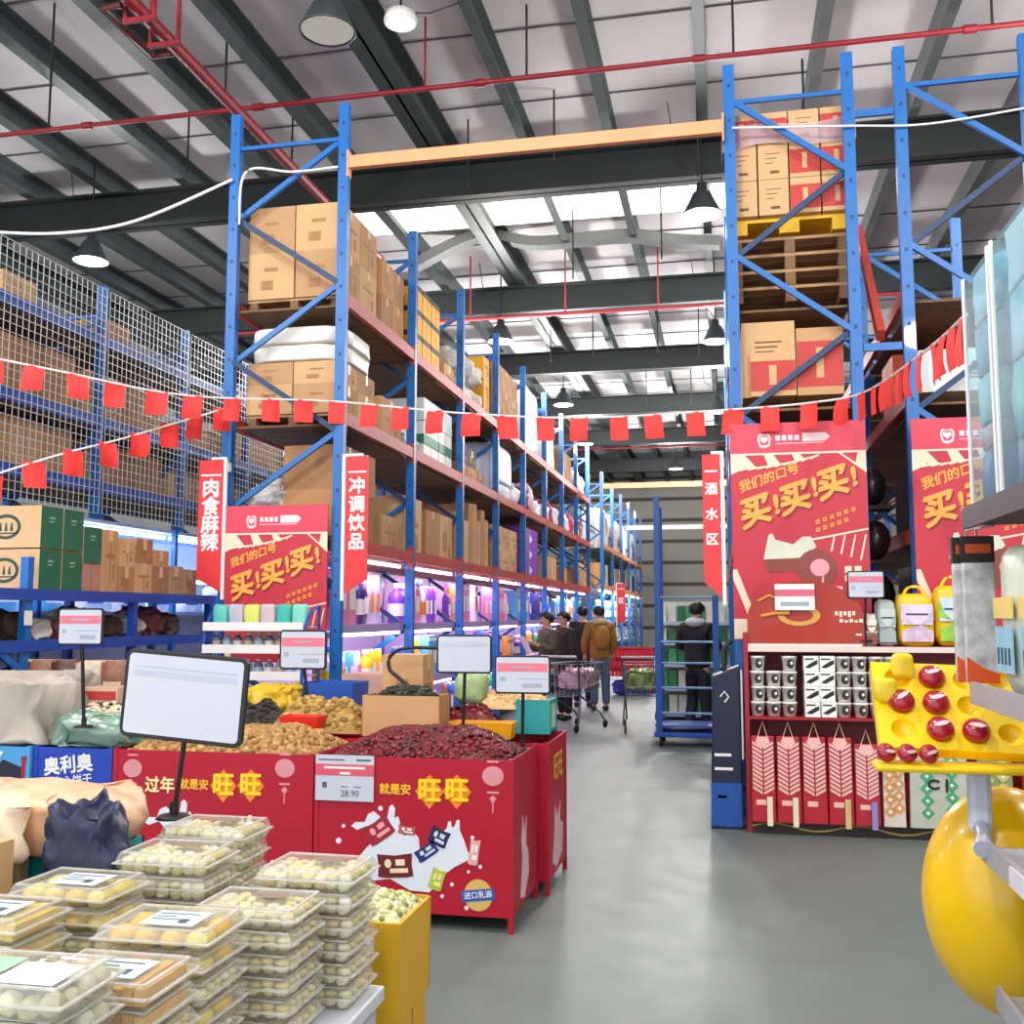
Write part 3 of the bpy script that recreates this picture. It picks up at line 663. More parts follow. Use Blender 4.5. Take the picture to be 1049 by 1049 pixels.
for i in range(12):
    y = 5.05 + i * .3
    sack('dried_goods_bag', (-5.0, y, 1.365), .34, .2, rr.uniform(.14, .24), (MUSH, M('#cfc6ba', .4, 0, .3, 14, .3), M('#7a3c38', .5, 0, .3, 14, .3), M('#5d4a37', .5, 0, .3, 14, .3))[i % 4], '%s bag of dried goods, %s from front on the second board of blue shelf' % (('dark brown', 'pale', 'reddish', 'brown')[i % 4], ORD[i]), 'bag', 'dried goods bags', i, 0, .6, .1)
for i in range(8):
    sack('dried_goods_bag', (-5.0, 5.2 + i * .45, .882), .34, .3, .26, (MUSH, M('#3a3532', .5, 0, .2, 10, .3))[i % 2], 'dark bag of dried goods, %s from front on the third board of blue shelf' % ORD[i], 'bag', 'dried goods bags', i + 3, 0, .6, .1)
# ------------------------------------------------------------------ promotional bins
def front_frame(px, py, Y): p = at(px, py, Y=Y); return p.x, p.z
def bin_(label, x0, x1, y0, y1, m, z0=.075, z1=.83):
    t = thing('display_bin', label, 'bin', (x0, y0, 0), 0, 'cardboard display bins'); w, d = x1 - x0, y1 - y0
    MB().box(.02, w - .02, 0, .008, z0, z1).build('front_panel', m, t); MB().box(.02, w - .02, d - .008, d, z0, z1).build('back_panel', m, t)
    for a in (0, w - .008): MB().box(a, a + .008, .02, d - .02, z0, z1).build('side_panel', m, t)
    MB().box(.01, w - .01, .01, d - .01, z0, z0 + .02).build('floor_panel', M('#6a5540', .8), t)
    MB().box(.01, w - .01, .01, d - .01, z1 - .14, z1 - .13).build('goods_tray', M('#9a8060', .8), t)
    for a in (-.004, w - .021):
        for c in (-.004, d - .021): MB().box(a, a + .025, c, c + .025, 0, z1 + .005).build('leg', m, t)
    return t
BR = M('#b00428', .5, 0, .05, 3)
binA = bin_('red display bin holding brown walnuts, blue bin on its left', -3.235, -2.095, 5.02, 5.69, BR)
binB = bin_('red display bin holding dark red dates, nearest the aisle', -2.08, -1.045, 5.02, 5.69, BR)
binC = bin_('red display bin right behind the dates bin along the aisle', -2.08, -.985, 5.73, 6.36, BR)
binD = bin_('red display bin behind the walnut bin', -3.235, -2.095, 5.73, 6.36, BR)
BB = M('#1c3fae', .4, 0, .05, 3)
binE = bin_('blue display bin under a green tinted mushroom bag', -3.72, -3.25, 5.02, 5.6, BB)
binF = bin_('light blue display bin with dark biscuit print at the left edge', -4.5, -3.735, 5.0, 5.6, M('#4a9ad2', .4, 0, .05, 3))
X3, Z3 = (1, 0, 0), (0, 0, 1)
GY, GO = M('#ffd21c', .45, 0, .03), M('#f3b62b', .45, 0, .05)
def bin_art(T, x0, x1, which):
    ox, oy = T.location.x, T.location.y; t = [c for c in T.children if c.name.startswith('front_panel')][0]
    def P(px, py): x, z = front_frame(px, py, 5.02); return (x - ox, -.001, z)
    def put(px, py): return P(px, py)
    k = .00493    # metres per pixel here
    dx = 0 if which == 'A' else 208
    if which == 'A':
        b = MB(); b.text('过年', put(164, 805), X3, Z3, .088, 0, .003, .04); b.build('lettering', M('#ffe6a0', .5), t)
    b = MB(); b.text('就是安', put(199 + dx * .99, 804 + (5 if dx else 0)), X3, Z3, .056, 0, .003, .05); b.build('lettering', GO, t)
    b = MB(); c = MB()
    for q, px in enumerate((229, 257)):
        px += dx * (1.0 if which == 'B' else 0) + (3 if which == 'B' else 0); py = 805 + (6 if dx else 0); o = put(px, py)
        b.poly([(-.075, 0), (0, -.085), (.075, 0), (0, .085)], o, X3, Z3, .002)
        c.text('旺', (o[0], -.003, o[2]), X3, Z3, .125, 0, .003, .05)
    b.build('gold_diamond', M('#f08a1e', .5), t); c.build('lettering', GY, t)
    # lantern marks
    b = MB(); pl = M('#d98f97', .5)
    for px in ((136, 292) if which == 'A' else (505,)):
        o = put(px, 787 + (8 if which == 'B' else 0)); b.poly([(.055 * math.cos(a), .048 * math.sin(a)) for a in [2 * PI * i / 16 for i in range(16)]], o, X3, Z3, .002)
        for dz in (.07, -.08): b.rect(-.03, .03, dz - .005, dz + .005, o, X3, Z3, .002)
        b.poly([(-.018, -.11), (0, -.135), (.018, -.11), (0, -.092)], o, X3, Z3, .002); b.rect(-.003, .003, -.18, -.13, o, X3, Z3, .002)
    b.build('lantern_mark', pl, t)
    S = [(355, 905), (366, 880), (374, 870), (386, 858), (376, 846), (366, 850), (360, 846), (364, 842), (374, 842), (377, 834), (383, 831), (389, 836), (393, 842), (397, 838), (399, 826), (402, 824), (405, 828), (404, 838), (408, 836), (410, 842), (409, 850), (414, 856), (424, 853), (429, 858), (430, 870), (436, 868), (446, 860), (458, 848), (459, 842), (462, 841), (463, 848), (466, 846), (468, 840), (471, 840), (471, 850), (476, 862), (479, 872), (484, 878), (478, 882), (466, 888), (455, 896), (446, 908), (440, 914), (420, 912), (400, 900)]
    if which == 'A': S = [(x - 213, y - 5) for x, y in S]
    b = MB(); o = (0, -.001, 0); b.poly([(P(x, y)[0], P(x, y)[2]) for x, y in S], o, X3, Z3, .002)
    for x, y, r in ((390, 828, 2.6), (352, 846, 2), (470, 835, 0), (347, 861, 3), (484, 858, 2), (492, 888, 2), (463, 906, 2), (480, 893, 1.6), (478, 930, 2.2), (453, 918, 2)):
        if which == 'A': x, y = x - 213, y - 5
        c = P(x, y)
        if r: b.poly([(r * k * math.cos(a), r * k * math.sin(a)) for a in [2 * PI * i / 10 for i in range(10)]], c, X3, Z3, .002)
    b.build('milk_splash', M('#dfe4ee', .45, 0, .03), t)
    if which == 'A': return
    def packet(px, py, w, h, rot, m, m2):
        c = P(px, py); r = Vector((math.cos(rot), 0, math.sin(rot))); u = Vector((-math.sin(rot), 0, math.cos(rot))); c = (c[0], -.003, c[2])
        b = MB(); b.poly([(-w / 2, -h / 2), (-w * .3, -h * .56), (w * .3, -h * .56), (w / 2, -h / 2), (w * .47, 0), (w / 2, h / 2), (0, h * .42), (-w / 2, h / 2), (-w * .47, 0)], c, r, u, .002)
        c2 = (c[0], -.005, c[2])
        b.poly([(w * .1 * math.cos(a) - w * .2, h * .2 * math.sin(a) + h * .08) for a in [2 * PI * i / 10 for i in range(10)]], c2, r, u, .002, 1); b.rect(w * .02, w * .28, -.02 * h, h * .25, c2, r, u, .002, 1); b.rect(-w * .15, w * .36, -h * .34, -h * .15, c2, r, u, .002, 1)
        b.build('printed_packet', [m, m2], t)
    packet(388, 850, .15, .1, .6, M('#9c1f34', .5, 0, .2, 20), M('#e89a9a', .5)); packet(405, 886, .185, .11, .07, M('#6b1420', .5), M('#f0d9b8', .5))
    packet(450, 857, .1, .08, -.4, M('#1c2350', .5), M('#c9d2e8', .5)); packet(437, 872, .12, .06, .6, M('#1c2c6e', .5), M('#c9d2e8', .5)); packet(448, 900, .07, .1, -.3, M('#b9c23a', .5), M('#e8e6a0', .5)); packet(486, 872, .05, .12, -.15, M('#e8a9a9', .5), WHITE); packet(417, 850, .09, .04, -.1, M('#b8574f', .5), WHITE)
    c = P(490, 917); b = MB(); b.poly([(.072 * math.cos(a), .076 * math.sin(a)) for a in [2 * PI * i / 24 for i in range(24)]], c, X3, Z3, .002); b.build('gold_seal', M('#dcb765', .4), t)
    r = Vector((math.cos(.12), 0, math.sin(.12))); u = Vector((-math.sin(.12), 0, math.cos(.12)))
    b = MB(); b.rect(-.085, .085, -.027, .027, (c[0], -.003, c[2]), r, u, .002); b.text('进口乳源', (c[0], -.005, c[2]), r, u, .036, 1, .002, .02); b.build('blue_band', [M('#2a5bb0', .5), WHITE], t)
    # right side print
    w = x1 - x0 + .0005; b = MB(); b.poly([(.2, .12), (.3, .1), (.42, .2), (.4, .32), (.34, .36), (.36, .5), (.3, .42), (.26, .52), (.22, .4), (.25, .3)], (w, 0, .0), (0, 1, 0), Z3, .002); b.build('milk_splash', M('#e6c5cb', .5), T)
bin_art(binA, -3.235, -2.095, 'A'); bin_art(binB, -2.08, -1.045, 'B')
b = MB(); w = 1.0955
b.text('旺旺', (w, .32, .66), (0, 1, 0), Z3, .17, 0, .002, .03); b.build('lettering', GO, binC)
b = MB(); b.poly([(.12, .15), (.25, .1), (.45, .15), (.5, .3), (.38, .34), (.4, .45), (.3, .38), (.2, .46), (.18, .3)], (w, 0, 0), (0, 1, 0), Z3, .002); b.build('milk_splash', M('#d9b5bd', .5), binC)
b = MB(); r = Vector((math.cos(.12), 0, math.sin(.12))); u = Vector((-math.sin(.12), 0, math.cos(.12)))
b.text('奥利奥', (.21, -.001, .735), r, u, .1, 0, .003, .05); b.text('夹心饼干', (.24, -.001, .655), r, u, .06, 0, .003, .02); b.build('lettering', WHITE, binE)
b = MB(); b.poly([(.4, .45), (.7, .5), (.72, .72), (.6, .76), (.52, .68), (.4, .66)], (0, -.001, 0), X3, Z3, .002); b.poly([(.72, .62), (.735, .62), (.75, .78), (.715, .78)], (0, -.001, 0), X3, Z3, .003, 1)
b.poly([(.725 + .014 * math.cos(a), .59 + .014 * math.sin(a)) for a in [2 * PI * i / 10 for i in range(10)]], (0, -.001, 0), X3, Z3, .003, 1); b.rect(.58, .66, .58, .66, (0, -.001, 0), X3, Z3, .004, 2); b.poly([(.4, .7), (.55, .73), (.6, .8), (.5, .82), (.4, .8)], (0, -.001, 0), X3, Z3, .002, 2)
b.build('biscuit_print', [M('#1a2038', .5), M('#a01f2c', .5), M('#e6e9ef', .5)], binF)
# ------------------------------------------------------------------ heaps of nuts and dried fruit
def heap(name, label, cat, x0, x1, y0, y1, z, hgt, size, mats, n, seed=1, edge=0.0, ang=True, flat=1.0):
    r = random.Random(seed); b = MB(); k = 14
    def H(u, v):
        e = min(1, 4.5 * min(u, 1 - u)) * min(1, 4.5 * min(v, 1 - v)); e = e ** .6
        return z + edge + hgt * e * (.72 + .5 * noise.noise(Vector((u * 2.2 + seed, v * 2.2, 0))))
    vs = [(x0 + (x1 - x0) * i / k, y0 + (y1 - y0) * j / k, H(i / k, j / k) - size[2] * .5) for i in range(k + 1) for j in range(k + 1)]
    b.add(vs, [(i * (k + 1) + j, (i + 1) * (k + 1) + j, (i + 1) * (k + 1) + j + 1, i * (k + 1) + j + 1) for i in range(k) for j in range(k)], 0, True)
    for q in range(n):
        u, v = r.random(), r.random(); s = r.uniform(.8, 1.2)
        x, y = x0 + size[0] + (x1 - x0 - 2 * size[0]) * u, y0 + size[0] + (y1 - y0 - 2 * size[0]) * v
        b.ell((x, y, H(u, v) + r.uniform(-.3, .5) * size[2]), (size[0] * s, size[1] * s, size[2] * s), r.randrange(len(mats)), 6, 4, Matrix.Rotation(r.uniform(0, 6.3), 3, 'Z') @ Matrix.Rotation(r.uniform(-.7, .7), 3, 'X'))
    o = b.build(name, mats); return tag(o, label, cat, None, 'stuff')
NUT = [M(h, .6, 0, .15, 30, .1) for h in ('#b4874e', '#9c7140', '#c59a60', '#a67f4a')]
DATE = [M(h, .3, 0, .15, 30, .1) for h in ('#6d1620', '#561018', '#7f2027', '#470d14')]
heap('walnut_heap', 'heap of brown walnuts filling the red bin beside the dates', 'nuts', -3.21, -2.12, 5.04, 5.67, .80, .16, (.024, .021, .02), NUT, 1300, 2)
heap('date_heap', 'heap of dark red dates filling the front red bin', 'dried fruit', -2.05, -1.07, 5.04, 5.67, .80, .17, (.022, .014, .013), DATE, 1900, 3)
heap('date_heap', 'smaller heap of dark dates behind the orange yellow tray', 'dried fruit', -1.86, -1.3, 5.95, 6.3, .84, .16, (.024, .016, .014), DATE, 420, 4)
heap('walnut_heap', 'walnut heap behind the small red tray', 'nuts', -2.72, -2.12, 5.78, 6.3, .86, .17, (.026, .022, .02), [M(h, .6, 0, .15, 30) for h in ('#a8823c', '#8a6a30', '#c29c50')], 500, 5)
heap('mushroom_heap', 'heap of black dried mushrooms left behind the walnuts', 'dried mushrooms', -3.2, -2.76, 5.78, 6.3, .86, .17, (.03, .025, .014), [M(h, .7, 0, .2, 20) for h in ('#2c2722', '#3b342c', '#1f1b18')], 320, 6)
# boxes and trays standing in the rear bins
def tray(name, loc, w, d, h, m, label, cat, flare=.015, t=.008):
    b = MB()
    for s in (-1, 1):
        b.hexa([(s * w / 2 - t, -d / 2, 0), (s * w / 2, -d / 2, 0), (s * w / 2, d / 2, 0), (s * w / 2 - t, d / 2, 0), (s * (w / 2 + flare) - t, -d / 2 - flare, h), (s * (w / 2 + flare), -d / 2 - flare, h), (s * (w / 2 + flare), d / 2 + flare, h), (s * (w / 2 + flare) - t, d / 2 + flare, h)])
        b.hexa([(-w / 2, s * d / 2 - t, 0), (w / 2, s * d / 2 - t, 0), (w / 2, s * d / 2, 0), (-w / 2, s * d / 2, 0), (-w / 2 - flare, s * (d / 2 + flare) - t, h), (w / 2 + flare, s * (d / 2 + flare) - t, h), (w / 2 + flare, s * (d / 2 + flare), h), (-w / 2 - flare, s * (d / 2 + flare), h)])
    b.box(-w / 2, w / 2, -d / 2, d / 2, 0, t)
    return tag(b.build(name, m, None, loc), label, cat)
tray('open_carton', (-1.86, 5.87, .845), .46, .24, .235, CARD[0], 'low open carton of black mushrooms behind the dates', 'carton', 0)
heap('mushroom_heap', 'black wood ear mushrooms heaped in the low open carton', 'dried mushrooms', -2.07, -1.65, 5.77, 5.97, 1.02, .12, (.035, .025, .012), [M(h, .6, 0, .2, 20) for h in ('#20231c', '#34362b', '#15160f', '#4a4b3a')], 260, 7)
carton((-1.95, 6.17, .845), .26, .24, .46, 'taller tan carton behind the low mushroom carton', None, 0)
sack('vegetable_bag', (-1.55, 6.2, 1.0), .2, .16, .2, M('#a9c48c', .4, 0, .3, 14, .3), 'small pale green bag beside the board pole behind mushrooms', 'bag', None, 2)
tray('yellow_tray', (-1.38, 5.82, .845), .34, .13, .09, M('#eda91a', .4, 0, .05), 'orange yellow plastic tray behind the dates at the pole foot', 'tray')
tray('red_tray', (-2.38, 5.56, .9), .2, .12, .075, M('#dd2a1e', .4), 'small red plastic tray sunk in the walnut heap', 'tray')
TEALB = M('#2a9a9c', .5, 0, .1, 6)
o = tray('peanut_carton', (-1.13, 6.18, .845), .2, .26, .2, TEALB, 'teal carton of peanuts at the aisle corner of the rear bin', 'carton', 0)
MB().rect(-.08, .06, .03, .17, (.1, 0, 0), (0, 1, 0), Z3, .002).build('printed_panel', M('#b9d3a8', .5, 0, .2, 20), o)
heap('peanut_heap', 'pale peanuts heaped above the teal carton', 'nuts', -1.5, -1.05, 6.08, 6.32, .99, .13, (.03, .016, .016), [M(h, .6, 0, .1, 30) for h in ('#e3bd84', '#d5a86c', '#efcf9c')], 300, 8)
sack('yellow_bag', (-3.05, 6.6, .86), .3, .24, .2, M('#eec22f', .35, 0, .08, 6, .3), 'crumpled yellow plastic bag behind the black mushrooms', 'bag', None, 1, 0, .4, .1)
tag(MB().box(-.15, .15, -.12, .12, 0, .86).build('stool', M('#8a8d90', .5), None, (-3.05, 6.6, 0)), 'grey box stand under the crumpled yellow bag', 'stand')
o = tray('blue_crate', (-2.72, 6.9, .7), .36, .3, .38, M('#2456b0', .4), 'blue plastic crate left of the rack post', 'crate', .01)
tag(MB().box(-.2, .2, -.17, .17, 0, .695).build('stand_box', CARD[3], None, (-2.72, 6.9, 0)), 'brown box under the blue plastic crate', 'box')
carton((-2.62, 7.6, .6), .5, .4, .5, 'pinkish carton beside the rack post under the lit shelf', None, 1, 0, True, M('#c79a8e', .7))
tag(MB().box(-.25, .25, -.2, .2, 0, .597).build('stand_box', CARD[1], None, (-2.62, 7.6, 0)), 'brown box under the pinkish carton', 'box')
# left: white sack, printed box, mushroom bags on the blue bins
sack('rice_sack', (-4.02, 5.3, .832), .72, .5, .36, M('#b5aa9e', .55, 0, .1, 5, .3), 'big pale sack lying on the light blue bin', 'sack', None, 2, 0, .16, .08)
o = carton((-3.55, 5.42, .832), .22, .2, .3, 'box with red top band and mushroom picture behind the green bag', None, 2, .1, False, M('#d8b79a', .6))
MB().rect(-.1, .1, .23, .28, (0, -.1, 0), X3, Z3, .002).build('red_band', M('#b8322c', .5), o)
b = MB()
for dx in (-.05, .04): b.poly([(dx + .035 * math.cos(a), .12 + .05 * math.sin(a)) for a in [2 * PI * i / 12 for i in range(12)]], (0, -.1, 0), X3, Z3, .002)
b.build('mushroom_picture', M('#6a3d30', .6), o)
sack('mushroom_bag', (-3.42, 5.2, .832), .44, .32, .17, clear('#b4dcc8', .38, .15, .2), 'green tinted clear bag of dried mushrooms hanging over the blue bin', 'bag', None, 4, 0, .3, .1)
heap('mushroom_heap', 'pale sliced mushrooms heaped on the green tinted bag', 'dried mushrooms', -3.62, -3.22, 5.08, 5.32, .96, .12, (.045, .02, .01), [M(h, .7, 0, .2, 20) for h in ('#d8c4a0', '#6e5138', '#e8dcc4', '#3e2e22')], 190, 9)
sack('paper_bag', (-3.2, 5.85, .85), .34, .26, .42, M('#d9d4c9', .6, 0, .08, 5, .3), 'standing off white bag behind the mushroom heap', 'bag', None, 6, 0, .35, .05) if 0 else None
sack('plastic_bag', (-2.95, 5.5, .93), .16, .14, .32, FILM, 'upright clear plastic bag beside the big blank sign', 'bag', None, 3, 0, .5, .08)
SNB = [pouch_mesh(.2, .36, .1, M(h, .4, 0, .3, 20), M(g, .4, 0, .2, 20)) for h, g in (('#8a5a44', '#d8c0a0'), ('#54301f', '#a9845c'), ('#c9b9a2', '#8a3a2c'))]
for i in range(5): tag(link('snack_bag', SNB[i % 3], None, (-4.42 + i * .18, 6.0, .9), -1.45 + .1 * (i % 3)), '%s snack bag standing behind the pale sack, %s from left' % (('brown', 'dark brown', 'beige')[i % 3], ORD[i]), 'bag', 'snack bags behind the pale sack')
tag(MB().box(-.45, .45, -.14, .14, 0, .897).build('stand_box', CARD[2], None, (-4.08, 6.0, 0)), 'low carton stand under the standing snack bags', 'box')
# ------------------------------------------------------------------ sign boards
def board(label, box, Y, foot, bands=False, tilt=0, t=.016, lines=True, base=True, cat='sign'):
    """framed price board on a pole: box = pixel corners x0, y0, x1, y1; foot = pixel of the pole's lower end"""
    a, c = at(box[0], box[1], Y=Y), at(box[2], box[3], Y=Y); w, h = c.x - a.x, a.z - c.z; f = at(foot[0], foot[1], Y=Y + .02)
    T = thing('price_board', label, cat, (f.x, Y + .02, f.z)); cx, cz = (a.x + c.x) / 2 - f.x, (a.z + c.z) / 2 - f.z
    B = Matrix.Rotation(tilt, 3, 'Y'); r, u = B @ Vector((1, 0, 0)), B @ Vector((0, 0, 1)); o = Vector((cx, -.035, cz)); e = .05 * h
    def rr(hw, hh, rad):
        return [(sx * (hw - rad) + rad * math.cos(a0 + q * PI / 8), sy * (hh - rad) + rad * math.sin(a0 + q * PI / 8)) for sx, sy, a0 in ((1, 1, 0), (-1, 1, PI / 2), (-1, -1, PI), (1, -1, 1.5 * PI)) for q in range(5)]
    FRM = MB().poly(rr(w / 2, h / 2, .1 * h), o, r, u, t).build('frame', BLACK, T, bevel=.003)
    MB().poly(rr(w / 2 - e, h / 2 - e, .05 * h), o - Vector((0, t, 0)), r, u, .002).build('sheet', PAPER, FRM)
    o2 = o - Vector((0, t + .002, 0)); b = MB()
    if bands:
        b.rect(-w * .45, w * .45, h * .08, h * .3, o2, r, u, .001); b.rect(-w * .2, w * .2, h * .17, h * .21, o2, r, u, .002, 1)
        b.rect(-w * .4, -w * .3, -h * .18, -h * .06, o2, r, u, .001, 1); b.rect(-w * .1, w * .42, -h * .12, -h * .1, o2, r, u, .001, 1); b.rect(0, w * .35, -h * .33, -h * .22, o2, r, u, .001, 1)
        b.build('printed_band', [PINK, FAINT], FRM)
    elif lines:
        b.rect(-w * .42, w * .42, h * .2, h * .27, o2, r, u, .001); b.rect(-w * .42, w * .42, h * .3, h * .32, o2, r, u, .001); b.build('faint_print', M('#b4bccb', .6), FRM)
    q = Vector((cx - (h / 2) * math.sin(tilt) * 0, -.03, cz - h / 2 + .01))
    MB().tube([q + Vector((0, 0, .02)), Vector((0, 0, .0))], .008 if Y < 4 else .01, n=6).build('pole', BLACK, T)
    if base: MB().lathe([(0, .012), (.045, .01), (.055, 0), (0, 0)], (0, 0, 0), n=14).build('foot', BLACK, T); MB().tube([(0, 0, 0), (0, 0, .05)], .014, n=8).build('clamp', BLACK, T)
    return T
board('big blank white price board on a black pole in front of the red bins', (133, 668, 255, 761), 2.9, (178, 838), tilt=.075)
board('white board with pink band hanging before the blue shelf', (64, 623, 108, 661), 4.95, (86, 745), bands=True)
board('pink banded board standing beside the small tiered rack', (289, 645, 336, 686), 6.0, (317, 737), bands=True)
board('blank white board on a pole behind the dates', (449, 650, 505, 690), 5.72, (474, 762))
board('pink banded board on a pole at the right of the dates', (508, 671, 565, 711), 5.55, (535, 768), bands=True)
b = MB(); b.tube(fit([at(450, 664, Y=5.9), at(415, 664, Y=5.9), at(400, 672, Y=5.9), at(399, 685, Y=5.9), at(408, 694, Y=5.9), at(420, 704, Y=5.9)], 5), .012, n=6)
tag(b.build('wire_holder', BLACK), 'bent black wire holder left of the blank board', 'wire')
# paper price on the dates bin
a, c = at(323, 773, Y=5.0), at(382, 822, Y=5.0); w, h = c.x - a.x, a.z - c.z
T = thing('price_sign', 'white price card with pink band on the front of the dates bin', 'sign', ((a.x + c.x) / 2, 5.012, c.z))
MB().box(-w / 2, w / 2, -.004, 0, 0, h).build('card', PAPER, T); b = MB(); o = (0, -.004, 0)
b.rect(-w / 2, w / 2, h * .55, h * .8, o, X3, Z3, .001); b.build('printed_band', M('#d9566c', .5), T)
b = MB(); b.text('28.90', (.03, -.004, h * .16), X3, Z3, .045, 0, .001, .005); b.rect(-.02, .02, h * .3, h * .32, o, X3, Z3, .001); b.rect(.05, .09, h * .3, h * .32, o, X3, Z3, .001); b.rect(-w * .38, -w * .3, h * .28, h * .4, o, X3, Z3, .001); b.rect(w * .2, w * .45, h * .88, h * .92, o, X3, Z3, .001); b.rect(-w * .45, 0, h * .88, h * .91, o, X3, Z3, .001)
b.build('lettering', M('#555a62', .6), T); b = MB(); b.rect(-w * .35, w * .35, h * .7, h * .75, o, X3, Z3, .002); b.rect(-w * .08, w * .1, h * .58, h * .63, o, X3, Z3, .002); b.build('white_print', WHITE, T)
# ------------------------------------------------------------------ stall of clear pastry boxes
t = thing('stall_table', 'white topped stall table under the clear pastry boxes', 'table', (-1.87, 2.1, 0))
MB().box(-.95, .955, -1.0, .615, .52, .56).build('table_top', M('#cfcfd8', .4, 0, .04), t, bevel=.006)
MB().box(-.93, .935, -.98, .6, .42, .519).build('apron', M('#b9b9c4', .4), t); MB().box(.936, .945, -.1, .4, .44, .5).build('dark_slot', BLACK, t)
for x in (-.9, .86):
    for y in (-.95, .5): MB().box(x, x + .05, y, y + .05, 0, .42).build('leg', GREY, t)
t = thing('rear_table', 'low table behind the pastry stall under the teal crate', 'table', (-1.8, 2.9, 0)); MB().box(-.9, .72, -.175, .2, .52, .56).build('table_top', M('#cfcfd8', .4, 0, .04), t)
for x in (-.88, .65):
    for y in (-.16, .14): MB().box(x, x + .05, y, y + .05, 0, .519).build('leg', GREY, t)
W, D = .275, .2
def clam_parts(h, kind, seed):
    """clear clamshell box: tray, lid with rim, pastries, label"""
    r = random.Random(seed)
    def shell(z0, z1, i0, i1, cap):
        b = MB(); a = [(-1, -1), (1, -1), (1, 1), (-1, 1)]
        v = [(sx * (W / 2 - i0), sy * (D / 2 - i0), z0) for sx, sy in a] + [(sx * (W / 2 - i1), sy * (D / 2 - i1), z1) for sx, sy in a]
        b.add(v, [(0, 1, 5, 4), (1, 2, 6, 5), (2, 3, 7, 6), (3, 0, 4, 7)] + ([(4, 5, 6, 7)] if cap else [(3, 2, 1, 0)])); return b
    hm = h * .52
    base = shell(.001, hm, .018, .006, False); lid = shell(hm + .002, h - .002, .006, .014, True)
    for z in (hm,):
        for x0, x1, y0, y1 in ((-W / 2, W / 2, -D / 2, -D / 2 + .008), (-W / 2, W / 2, D / 2 - .008, D / 2), (-W / 2, -W / 2 + .008, -D / 2, D / 2), (W / 2 - .008, W / 2, -D / 2, D / 2)): lid.box(x0, x1, y0, y1, z - .0015, z + .0025, 1)
    # raised rim on the lid top
    for x0, x1, y0, y1 in ((-.12, .12, -.086, -.08), (-.12, .12, .08, .086), (-.12, -.114, -.086, .086), (.114, .12, -.086, .086)): lid.box(x0, x1, y0, y1, h - .003, h + .001, 1)
    c = MB()
    if kind == 'cookie':
        for k in range(2):
            for i in range(7):
                for j in range(5): c.ell((-.105 + i * .035 + r.uniform(-.004, .004), -.07 + j * .035 + r.uniform(-.004, .004), .012 + k * (h - .028) * .72 + r.uniform(0, .004)), (.019, .018, h * .2), r.randrange(3), 7, 4, Matrix.Rotation(r.uniform(-.4, .4), 3, 'X'))
        mats = [M(q, .65, 0, .2, 40, .2) for q in ('#eadfae', '#dfcf93', '#f2e9c6')]
    elif kind == 'cake':
        for i in range(4):
            for j in range(2): c.ell((-.09 + i * .06, -.042 + j * .084, h * .44), (.031, .043, h * .42), r.randrange(2), 10, 6)
        mats = [M(q, .55, 0, .2, 25, .15) for q in ('#f5b81c', '#f8d060')]
    elif kind == 'slice':
        for i in range(9): c.box(-.115 + i * .026, -.094 + i * .026, -.08 + r.uniform(0, .01), .078, .006, h * r.uniform(.66, .85), r.randrange(2))
        mats = [M(q, .65, 0, .2, 30, .2) for q in ('#f3c455', '#e8a93a')]
    else:
        for i in range(6):
            for j in range(4): c.ell((-.1 + i * .04, -.066 + j * .044, h * .4 + r.uniform(-.006, .006)), (.024, .024, h * .36), r.randrange(3), 8, 5, Matrix.Rotation(r.uniform(-.5, .5), 3, 'Y'))
        mats = [M(q, .6, 0, .3, 30, .2) for q in ('#d6d2ae', '#b9b78a', '#ece6c8')]
    lb = MB()
    if kind in ('cake', 'slice'):
        lb.box(-.05, .075, -.055, .045, h - .001, h + .0008); lb.box(-.04, .03, -.02, -.014, h + .0008, h + .0014, 1); lb.box(-.04, .055, .02, .026, h + .0008, h + .0014, 1); lb.box(-.04, .01, .0, .005, h + .0008, h + .0014, 1); lb.box(.03, .05, -.04, -.01, h + .0008, h + .0014, 1); lm = [M('#d3e6ee', .4), M('#4a5260', .5)]
    elif kind == 'roll':
        lb.box(-.02, .1, -.07, .03, h - .001, h + .0008); lb.box(-.12, -.03, -.05, .05, h - .001, h + .0006, 1); lm = [M('#e9eef8', .4), M('#9cc3a5', .4)]
    else:
        n = 16; lb.add([(.02 + .045 * math.cos(2 * PI * i / n), .03 + .03 * math.sin(2 * PI * i / n), h + .0008) for i in range(n)], [tuple(range(n))]); lm = [M('#8b7a6c', .4)]
    return base.mesh('tray', PET), lid.mesh('lid', [PET, RIM]), c.mesh('pastries', mats), lb.mesh('label', lm)
_cp = {}
KN = {'cookie': 'pale cookies', 'cake': 'yellow cakes', 'slice': 'golden slices', 'roll': 'greenish rolls'}
def clam(loc, h, kind, label, rz, top):
    k = (round(h, 4), kind)
    if k not in _cp: _cp[k] = clam_parts(h, kind, len(_cp))
    p = _cp[k]; t = thing('pastry_box', label, 'food box', loc, rz, 'clear pastry boxes')
    link('tray', p[0], t); link('lid', p[1], t); o = link('pastries', p[2], t); o['kind'] = 'stuff'
    link('label', p[3], t)
